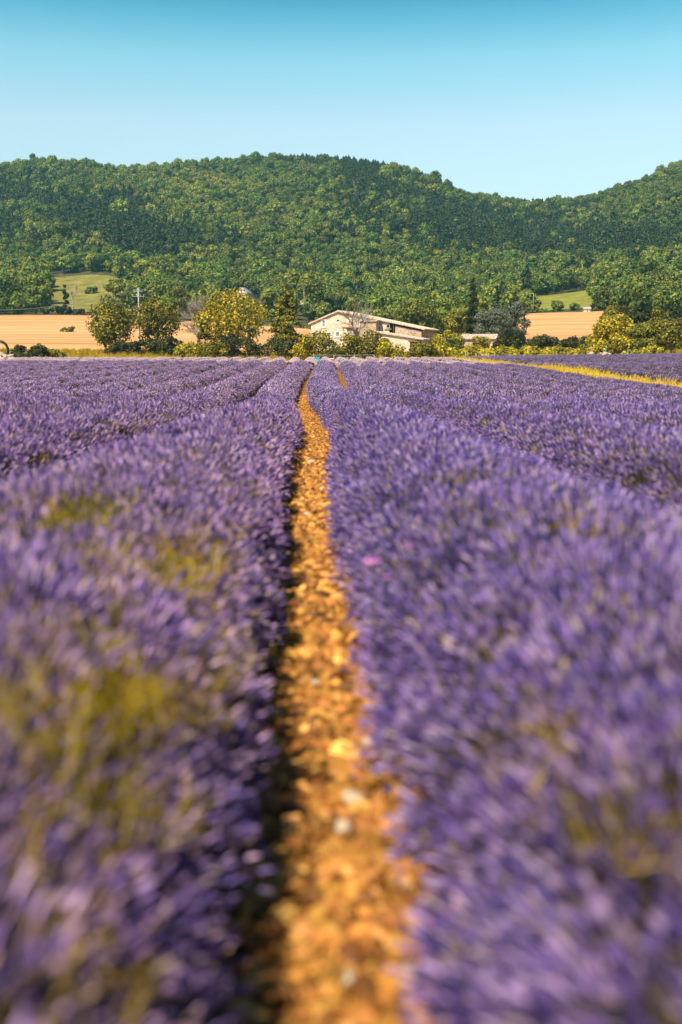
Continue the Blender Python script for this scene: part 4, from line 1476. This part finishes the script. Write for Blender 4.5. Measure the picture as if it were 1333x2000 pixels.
# projecting block, its shaded look painted with the darker stone
V2 = -2.6
b0, b1 = L.at(703, 627, V2), L.at(735, 627, V2)
ph = b0[1]
pw = rect(716, 721, 648, 657, V2)
mb = MB()
wall(mb, [(b0[0], ph), (b1[0], ph - 0.1)], [pw], v=V2)
mb.add([[b0[0], V2, 0], [b0[0], -0.003, 0], [b0[0], -0.003, ph], [b0[0], V2, ph]], [[0, 1, 2, 3]])
mb.add([[b1[0], V2, 0], [b1[0], V2, ph], [b1[0], -0.003, ph], [b1[0], -0.003, 0]], [[0, 1, 2, 3]])
ext = mb.build('extension', M['stone_wall_brown_shaded'], fh)
mb = MB()
mb.box(((b0[0] + b1[0]) / 2, V2 / 2 - 0.15, ph + 0.1), (b1[0] - b0[0] + 0.5, -V2 + 0.3, 0.2), rot=(0.06, 0, 0))
mb.build('extension_roof', M['roof_tile'], ext)
mb = MB()
mb.box(((pw[0] + pw[1]) / 2, V2 + 0.2, (pw[2] + pw[3]) / 2), (pw[1] - pw[0], 0.03, pw[3] - pw[2]))
mb.build('pane', M['glass'], ext)
# covered terrace
V3 = -2.4
t0, t1 = L.at(669, 641, V3), L.at(696, 641, V3)
mb = MB()
mb.box(((t0[0] + t1[0]) / 2, V3 / 2, t0[1] + 0.1), (t1[0] - t0[0], -V3 + 0.4, 0.22), rot=(-0.05, 0, 0))
tr_ = mb.build('terrace_roof', M['lintel'], fh)
mb = MB()
for uu in (t0[0] + 0.2, t1[0] - 0.2):
    m2 = MB()
    m2.box((uu, V3 + 0.2, t0[1] / 2), (0.18, 0.18, t0[1]))
    m2.build('post', M['wood'], tr_)
mb = MB()
for k_ in range(9):
    uu = t0[0] + 1.0 + k_ * 0.17
    mb.box((uu, V3 + 0.25 + 0.05 * (k_ % 2), t0[1] * 0.55), (0.16, 0.03, t0[1] * 0.85))
mb.build('curtain', M['concrete'], tr_)
# lean-to with an arch and an open cart bay
V4 = -4.2
l0, l1, l2 = L.at(733, 649, V4), L.at(798, 660, V4), L.at(824, 664, V4)
arch = []
ac = rect(740, 765, 660, 676, V4)
na = 10
for k_ in range(na):
    f0, f1 = k_ / na, (k_ + 1) / na
    fm = (f0 + f1) / 2 * 2 - 1
    arch.append((ac[0] + (ac[1] - ac[0]) * f0, ac[0] + (ac[1] - ac[0]) * f1, 0.0, 0.35 + (ac[3] - 0.35) * (0.35 + 0.65 * math.sqrt(1 - fm * fm))))
bay = (L.at(801, 670, V4)[0], L.at(821, 670, V4)[0], 0.0, L.at(810, 667, V4)[1])
mb = MB()
wall(mb, [(l0[0], l0[1]), (l2[0], l2[1])], arch + [bay], v=V4, rec=0.45)
mb.add([[l0[0], V4, 0], [l0[0], -0.004, 0], [l0[0], -0.004, l0[1]], [l0[0], V4, l0[1]]], [[0, 1, 2, 3]])
mb.add([[l2[0], V4, 0], [l2[0], V4, l2[1]], [l2[0], -0.004, l2[1]], [l2[0], -0.004, 0]], [[0, 1, 2, 3]])
lt = mb.build('lean_to', M['stone_wall'], fh)
mb = MB()
roof_slab(mb, (l0[0] - 0.4, l0[1] + 0.25), (l2[0] + 0.5, l2[1] + 0.2), V4 - 0.4, -0.01, 0.2, ribs=16)
mb.build('lean_to_roof', M['roof_tile'], lt)
mb = MB()
mb.box(((bay[0] + bay[1]) / 2, V4 - 0.05, bay[3] + 0.12), (bay[1] - bay[0] + 0.5, 0.14, 0.26))
mb.build('lintel', M['lintel'], lt)
mb = MB()
mb.box(((bay[0] + bay[1]) / 2 - 0.7, V4 + 0.6, bay[3] * 0.4), (0.9, 0.06, bay[3] * 0.8))
mb.build('door', M['concrete'], lt)
# brown stone panel on the right half of the front
pa, pb = L.at(772.5, 636), L.at(823.5, 660)
zt0 = np.interp(pa[0], [ap[0], W], [ap[1], c1[1]]) - 0.35
mb = MB()
mb.add([[pa[0], -0.03, 0.3], [W - 0.01, -0.03, 0.3], [W - 0.01, -0.03, c1[1] - 0.35], [pa[0], -0.03, zt0], [pa[0], -0.003, 0.3], [W - 0.01, -0.003, 0.3], [W - 0.01, -0.003, c1[1] - 0.35], [pa[0], -0.003, zt0]],
       [[0, 1, 2, 3], [0, 3, 7, 4], [1, 5, 6, 2], [3, 2, 6, 7], [0, 4, 5, 1]])
mb.build('stone_facing', M['stone_wall_brown_shaded'], fh)


def gable_house(name, px, Y, th, Wd, Dp, He, Hr, label, wmat, rmat, wins_front=(), wins_side=(), ridge_along='v', zb=None, cat='house', roof_parts=None):
    """simple gabled house; ridge along v (gable faces front) or along u"""
    Lc = Local(px, Y, th, zb)
    t = Lc.root(name, label, cat)
    mb = MB()
    if ridge_along == 'v':
        wall(mb, [(0, He), (Wd / 2, Hr), (Wd, He)], wins_front)
        for uu in (0, Wd):
            mb.add([[uu, 0, -1], [uu, Dp, -1], [uu, Dp, He], [uu, 0, He]], [[0, 1, 2, 3]])
        mb.add([[0, Dp, -1], [Wd, Dp, -1], [Wd, Dp, He], [Wd / 2, Dp, Hr], [0, Dp, He]], [[0, 1, 2, 4]], [[2, 3, 4]])
    else:
        wall(mb, [(0, He), (Wd, He)], wins_front)
        for uu in (0, Wd):
            mb.add([[uu, 0, -1], [uu, Dp, -1], [uu, Dp, He], [uu, Dp / 2, Hr], [uu, 0, He]], [[0, 1, 2, 4]], [[2, 3, 4]])
        mb.add([[0, Dp, -1], [Wd, Dp, -1], [Wd, Dp, He], [0, Dp, He]], [[0, 1, 2, 3]])
    mb.build('wall', M[wmat], t)
    rb_ = MB()
    if ridge_along == 'v':
        k_ = (Hr - He) / (Wd / 2)
        roof_slab(rb_, (-0.35, He - 0.35 * k_ + 0.15), (Wd / 2, Hr + 0.15), -0.3, Dp + 0.3, 0.15, ribs=int(Dp / 0.5))
        roof_slab(rb_, (Wd / 2 + 0.002, Hr + 0.15), (Wd + 0.35, He - 0.35 * k_ + 0.15), -0.302, Dp + 0.302, 0.15, ribs=int(Dp / 0.5))
    else:
        k_ = (Hr - He) / (Dp / 2)
        a_ = MB()
        roof_slab(a_, (-0.35, He - 0.35 * k_ + 0.15), (Dp / 2, Hr + 0.15), -0.3, Wd + 0.3, 0.15, ribs=int(Wd / 0.5))
        roof_slab(a_, (Dp / 2 + 0.002, Hr + 0.15), (Dp + 0.35, He - 0.35 * k_ + 0.15), -0.302, Wd + 0.302, 0.15, ribs=int(Wd / 0.5))
        a_.v = [v[:, [1, 0, 2]] for v in a_.v]
        rb_ = a_
    rb_.build('roof', M[rmat], t)
    for w_ in wins_front:
        window(t, w_, surround=0.1)
    return t, Lc


# white house on the slope, its gable to the left and its long wall in shade
Yh = ground_hit(482, 584)
k_ = Yh / 430
zb = g1(P(482, 580, Yh).x, Yh) - 1.5
eave = P(482, 571, Yh).z - zb
wh, Lw = gable_house('white_house', 482, Yh, R(-48), 10.5 * k_, 5.6 * k_, eave, eave + 2.0 * k_, 'white house with blue grey roof high on the slope behind the yellow tree', 'render_wall', 'roof_tile',
                     [(3.0, 3.9, eave - 2.0, eave - 0.8), (6.6, 7.5, eave - 2.0, eave - 0.8)], ridge_along='u', zb=zb)
mb = MB()
roof_slab(mb, (-0.2, eave + 0.35), (2.2 * k_, eave + 2.02 * k_), 0.6, 9.8 * k_, 0.08)
mb.v = [v[:, [1, 0, 2]] for v in mb.v]
mb.build('solar_panel', M['slate'], wh)
mb = MB()
mb.box((6.5 * k_, 2.8 * k_, eave + 2.5 * k_), (0.7, 0.7, 1.3))
mb.build('chimney', M['render_wall'], wh)


def small_house(name, px0, px1, ye, yr, yb, th, label, wmat, rmat, cat, dep=4.0, wins=()):
    """a small house whose front spans px0..px1, eave / ridge / base heights as seen, standing where its base meets the terrain"""
    Yq = ground_hit((px0 + px1) / 2, yb, 200)
    pe = P(px0, ye, Yq)
    zb_ = g1(pe.x, Yq) - 0.4
    Wd = (P(px1, ye, Yq).x - pe.x) / math.cos(th)
    he, hr = pe.z - zb_, P(px0, yr, Yq).z - zb_
    return gable_house(name, px0, Yq, th, Wd, dep, he, hr, label, wmat, rmat, [(Wd * a_, Wd * b_, he * c_, he * d_) for (a_, b_, c_, d_) in wins], ridge_along='u', zb=zb_, cat=cat)


small_house('annex', 441, 456, 568.5, 567.5, 580, R(10), 'low white annex left of the white house', 'render_wall', 'render_wall', 'outbuilding')
Yb = ground_hit(449, 580) + 7
tree(441, 459, 559, Yb, 'rust_leaf', 'golden round bush behind the white annex', 'round_bush', cb=0.0, nl=8, N=500, ls=0.4)
small_house('stone_barn', 232, 262, 585, 577, 592, R(12), 'small stone barn half hidden behind the olive pair', 'stone_wall', 'pink_tile', 'barn')
small_house('cottage', 575, 595, 593, 584, 602, R(14), 'small cottage with pink tiled roof beside the drooping conifer', 'stone_wall_brown_shaded', 'pink_tile', 'house')
small_house('cottage', 666, 687, 603, 594, 612, R(10), 'cottage roof peeping over the farmhouse ridge behind the bare tree', 'stone_wall_brown_shaded', 'pink_tile', 'house')
small_house('hut', 1138.5, 1150, 602.5, 600, 613.5, R(8), 'little white hut at the top of the right wheat field', 'render_wall', 'concrete', 'hut', 2.4, [(0.4, 0.7, 0.15, 0.75)])
# low shed right of the farmhouse
zb = g1(P(935, 685, 176).x, 176) - 0.2
he_, hr_ = P(930, 661, 176).z - zb, P(930, 653.5, 176).z - zb
gable_house('shed', 899, 178, R(24), 6.4, 4.6, he_, hr_, 'low shed with pale roof between farmhouse and dark hedge', 'stone_wall_brown_shaded', 'roof_tile', ridge_along='u', zb=zb, cat='shed')
# pale garden wall pieces beside it
for (a, b, y0, y1, Y, lb) in [(879, 893, 679, 684, 150, 'short pale garden wall left of the low shed'), (952, 972, 671, 680, 168, 'pale garden wall in front of the low shed')]:
    p0, p1 = P(a, y0, Y), P(b, y0, Y)
    z0_ = g1(p0.x, Y)
    mb = MB()
    mb.box((0, 0, (p0.z - z0_) / 2), (p1.x - p0.x, 0.35, p0.z - z0_))
    o = mb.build('garden_wall', M['render_wall'])
    o.location = ((p0.x + p1.x) / 2, Y, z0_)
    tag(o, lb, 'wall')
    mb = MB()
    mb.box((0, 0, p0.z - z0_ + 0.04), (p1.x - p0.x + 0.1, 0.45, 0.08))
    mb.build('coping', M['stone'], o)


# ------------------------------------------------------------------ poles, posts, hives, logs
def pole(px, ytop, Y, label, r=0.13, arms=(), mat='concrete'):
    p = P(px, ytop, Y)
    z0_ = g1(p.x, Y)
    t = thing('utility_pole', label, 'pole', (p.x, Y, z0_))
    H = p.z - z0_
    MB().tube([[0, 0, -0.3], [0, 0, H]], [r, r * 0.65], 8).build('shaft', M[mat], t, smooth=True)
    for (dz, w) in arms:
        m_ = MB()
        m_.box((0, 0, H - dz), (w, 0.08, 0.08))
        a = m_.build('crossarm', M['metal'], t)
        for xx in np.linspace(-w / 2 + 0.1, w / 2 - 0.1, 4):
            MB().tube([[xx, 0, H - dz + 0.06], [xx, 0, H - dz + 0.2], [xx, 0, H - dz + 0.3]], [0.04, 0.07, 0.04], 6).build('insulator', M['metal'], a)
    return p


pt = pole(270, 562, 162, 'pale utility pole with two crossarms rising through the olive pair', 0.13, [(0.5, 1.5), (1.3, 1.9)])
pole(594, 560, 335, 'thin pale pole on the slope above the farmhouse', 0.08)
pole(1043, 572, 338, 'thin pale pole beside the green meadow', 0.09)
pole(1289, 511, 400, 'white pole on the right hand slope among the trees', 0.22)
# wire from the pole out of the picture
z_ = pt.z - 0.2
c_ = MB()
xs_ = np.linspace(pt.x, pt.x - 62, 24)
f_ = (pt.x - xs_) / 62
c_.tube(np.stack([xs_, np.full(24, 162.0) + f_ * 60, z_ - 3.0 * 4 * f_ * (1 - f_) + f_ * 2.0], -1), 0.018, 4)
tag(c_.build('power_line', M['metal']), 'thin power line running left from the utility pole', 'cable')

# wire fence with grey posts in front of the bushes
fy = 118.5
fx = [P(p, 693, fy).x for p in (613.5, 652.5, 692.5, 731)]
zt = P(650, 692.6, fy).z
zg = g1(fx[0], fy)
t = thing('wire_fence', 'low fence of grey posts and rail behind the beehives', 'fence', (fx[0], fy, zg))
for x in fx:
    m_ = MB()
    m_.box((x - fx[0], 0, (zt - zg) / 2 - 0.1), (0.09, 0.09, zt - zg + 0.2))
    m_.build('post', M['concrete'], t)
for dz in (0.03, 0.5):
    MB().tube([[0, 0.06, zt - zg - dz], [(fx[-1] - fx[0]) * 0.5, 0.06, zt - zg - dz - 0.03], [fx[-1] - fx[0], 0.06, zt - zg - dz]], 0.022, 5).build('wire', M['metal'], t)


def hive(px, ytop, Y, body, lid, label, w=0.46):
    p = P(px, ytop, Y)
    z0_ = g1(p.x, Y)
    H = p.z - z0_
    t = thing('beehive', label, 'beehive', (p.x, Y, z0_), rng.uniform(-0.15, 0.15))
    m_ = MB()
    m_.box((0, 0, H - 0.30), (w, w, 0.42))
    m_.build('hive_body', M[body], t)
    m_ = MB()
    m_.box((0, 0, H - 0.045), (w + 0.08, w + 0.08, 0.09))
    m_.build('lid', M[lid], t)
    m_ = MB()
    m_.box((0, -w / 2 - 0.02, H - 0.47), (w * 0.6, 0.05, 0.03))
    m_.build('landing_board', M['wood'], t)
    for sx in (-1, 1):
        for sy in (-1, 1):
            m_ = MB()
            m_.box((sx * (w / 2 - 0.05), sy * (w / 2 - 0.05), (H - 0.51) / 2), (0.06, 0.06, max(0.05, H - 0.51)))
            m_.build('leg', M['wood'], t)


hive(619.5, 697, 116.5, 'turquoise', 'turquoise', 'turquoise beehive under the left end of the wire fence')
hive(648.5, 699.5, 116.5, 'orange', 'white', 'orange beehive with white lid, middle one of the three')
hive(673, 698, 116.5, 'turquoise', 'turquoise', 'turquoise beehive right of the orange one')
hive(1304, 694, 134, 'turquoise', 'concrete', 'turquoise beehive in the dark gap under the right trees')
hive(1331, 691.5, 134, 'turquoise', 'concrete', 'turquoise beehive at the right picture edge')

# short wooden posts at the corner of the far field
for (px, yt, w, lb) in [(909.5, 687, 0.10, 'tallest split wooden post at the corner of the far lavender field'), (914, 686, 0.07, 'thin split post leaning beside the tallest post'),
                        (930, 691, 0.12, 'short wooden post, next one right of the tall pair'), (942, 692, 0.17, 'thick short wooden post before the hedge'),
                        (948, 690, 0.06, 'thin stake between the two thick short posts'), (954.5, 691, 0.13, 'light wooden post right of the thin stake'), (967, 692, 0.10, 'last short wooden post towards the right')]:
    p = P(px, yt, 123)
    z0_ = g1(p.x, 123)
    H = max(0.9, p.z - z0_)
    m_ = MB()
    v_ = np.array([[x, y, z] for z in (-0.3, H) for y in (-.5, .5) for x in (-.5, .5)], float)
    v_[:, :2] *= w
    v_[4:, :2] *= 0.8
    v_[4:, 0] += rng.normal() * 0.04
    v_[4:6, 2] -= 0.05
    m_.add(v_, [[0, 2, 3, 1], [4, 5, 7, 6], [0, 1, 5, 4], [2, 6, 7, 3], [0, 4, 6, 2], [1, 3, 7, 5]])
    o = m_.build('wooden_post', M['wood'])
    o.location = (p.x, 123, z0_)
    tag(o, lb, 'post', 'wooden posts before the hedge')
for (px, yt, lb) in [(1156, 675, 'green stake at the left foot of the bright bushy tree'), (1185, 674, 'green stake above the middle of the rubble heap'), (1227.5, 680, 'green stake beside the low yellow bush')]:
    p = P(px, yt, 131)
    z0_ = g1(p.x, 131)
    o = MB().tube([[0, 0, -0.2], [0, 0, p.z - z0_]], 0.035, 6).build('stake', M['turquoise'])
    o.location = (p.x, 131, z0_)
    tag(o, lb, 'stake', 'green stakes at the field edge')


def logpile(px0, px1, ytop, Y, label, n, rl, slope=True):
    p0, p1 = P(px0, ytop, Y), P(px1, ytop, Y)
    z0_ = g1(p1.x, Y)
    W_, H_ = p1.x - p0.x, p0.z - z0_
    t = thing('log_pile', label, 'log pile', (p0.x, Y, z0_))
    k = 0
    rows = max(2, int(H_ / (rl * 1.75)))
    for r in range(rows):
        wr = W_ * (1 - r / rows * (0.95 if slope else 0.5))
        x = rng.uniform(0, 0.1)
        while x < wr and k < n:
            rr = rl * rng.uniform(0.7, 1.25)
            c = np.array([x, rng.uniform(-0.15, 0.15), rl + r * rl * 1.75 + rng.normal() * 0.03])
            dx = np.array([rng.normal() * 0.35, 1.0, rng.normal() * 0.12]) * 0.5
            m_ = MB()
            m_.tube([c - dx, c, c + dx], [rr, rr * 1.03, rr * 0.95], 7)
            m_.build('log', M['log_end'], t)
            x += rl * 2.1
            k += 1
    return t


logpile(-40, 46, 674, 117, 'pile of pale cut logs at the left field edge', 110, 0.17)
# black ring behind the logs
p = P(-2, 682, 119.5)
z0_ = g1(p.x, 119.5)
rr = 1.05
ring = MB()
th_ = np.linspace(0, 2 * math.pi, 29)
ring.tube(np.stack([np.cos(th_) * rr, np.zeros(29), np.sin(th_) * rr], -1), 0.16, 8, cap=False)
o = ring.build('tyre', M['rubber'], smooth=True)
o.location = (p.x, 119.5, p.z - 0.1)
tag(o, 'black round tyre standing upright behind the log pile', 'tyre')
# heap of pale rubble at the far field's edge
p0, p1 = P(1153, 690, 129), P(1193, 690, 129)
t = thing('rubble_heap', 'low heap of pale rubble stones under the bright bushy tree', 'rubble heap', (p0.x, 129, g1(p0.x, 129)))
for k_ in range(16):
    s = rng.uniform(0.22, 0.42)
    x = rng.uniform(0, p1.x - p0.x)
    m_ = MB()
    m_.add(ICO_V * (1 + rng.normal(size=(len(ICO_V), 1)) * 0.16) * np.array([1.3, 0.9, 0.75]) * s + np.array([x, rng.uniform(-0.4, 0.3), 0.15 + (k_ % 3) * 0.26]), None, ICO_F)
    m_.build('stone', M['stone' if k_ % 3 else 'shutter'], t)

# ------------------------------------------------------------------ air
hz_m, n_, l_, out_ = newmat('haze_air')
pv = n_.new('ShaderNodeVolumePrincipled')
pv.inputs['Color'].default_value = (0.30, 0.82, 0.95, 1)
pv.inputs['Density'].default_value = 0.00016
pv.inputs['Anisotropy'].default_value = 0.2
l_.new(pv.outputs[0], out_.inputs['Volume'])
zmax = float(ZG.max()) + 40
hb = MB()
hb.box((0, 620, (zmax - 3) / 2 ), (2040, 1720, zmax + 3))
hz = hb.build('haze', hz_m)
hz['kind'] = 'stuff'
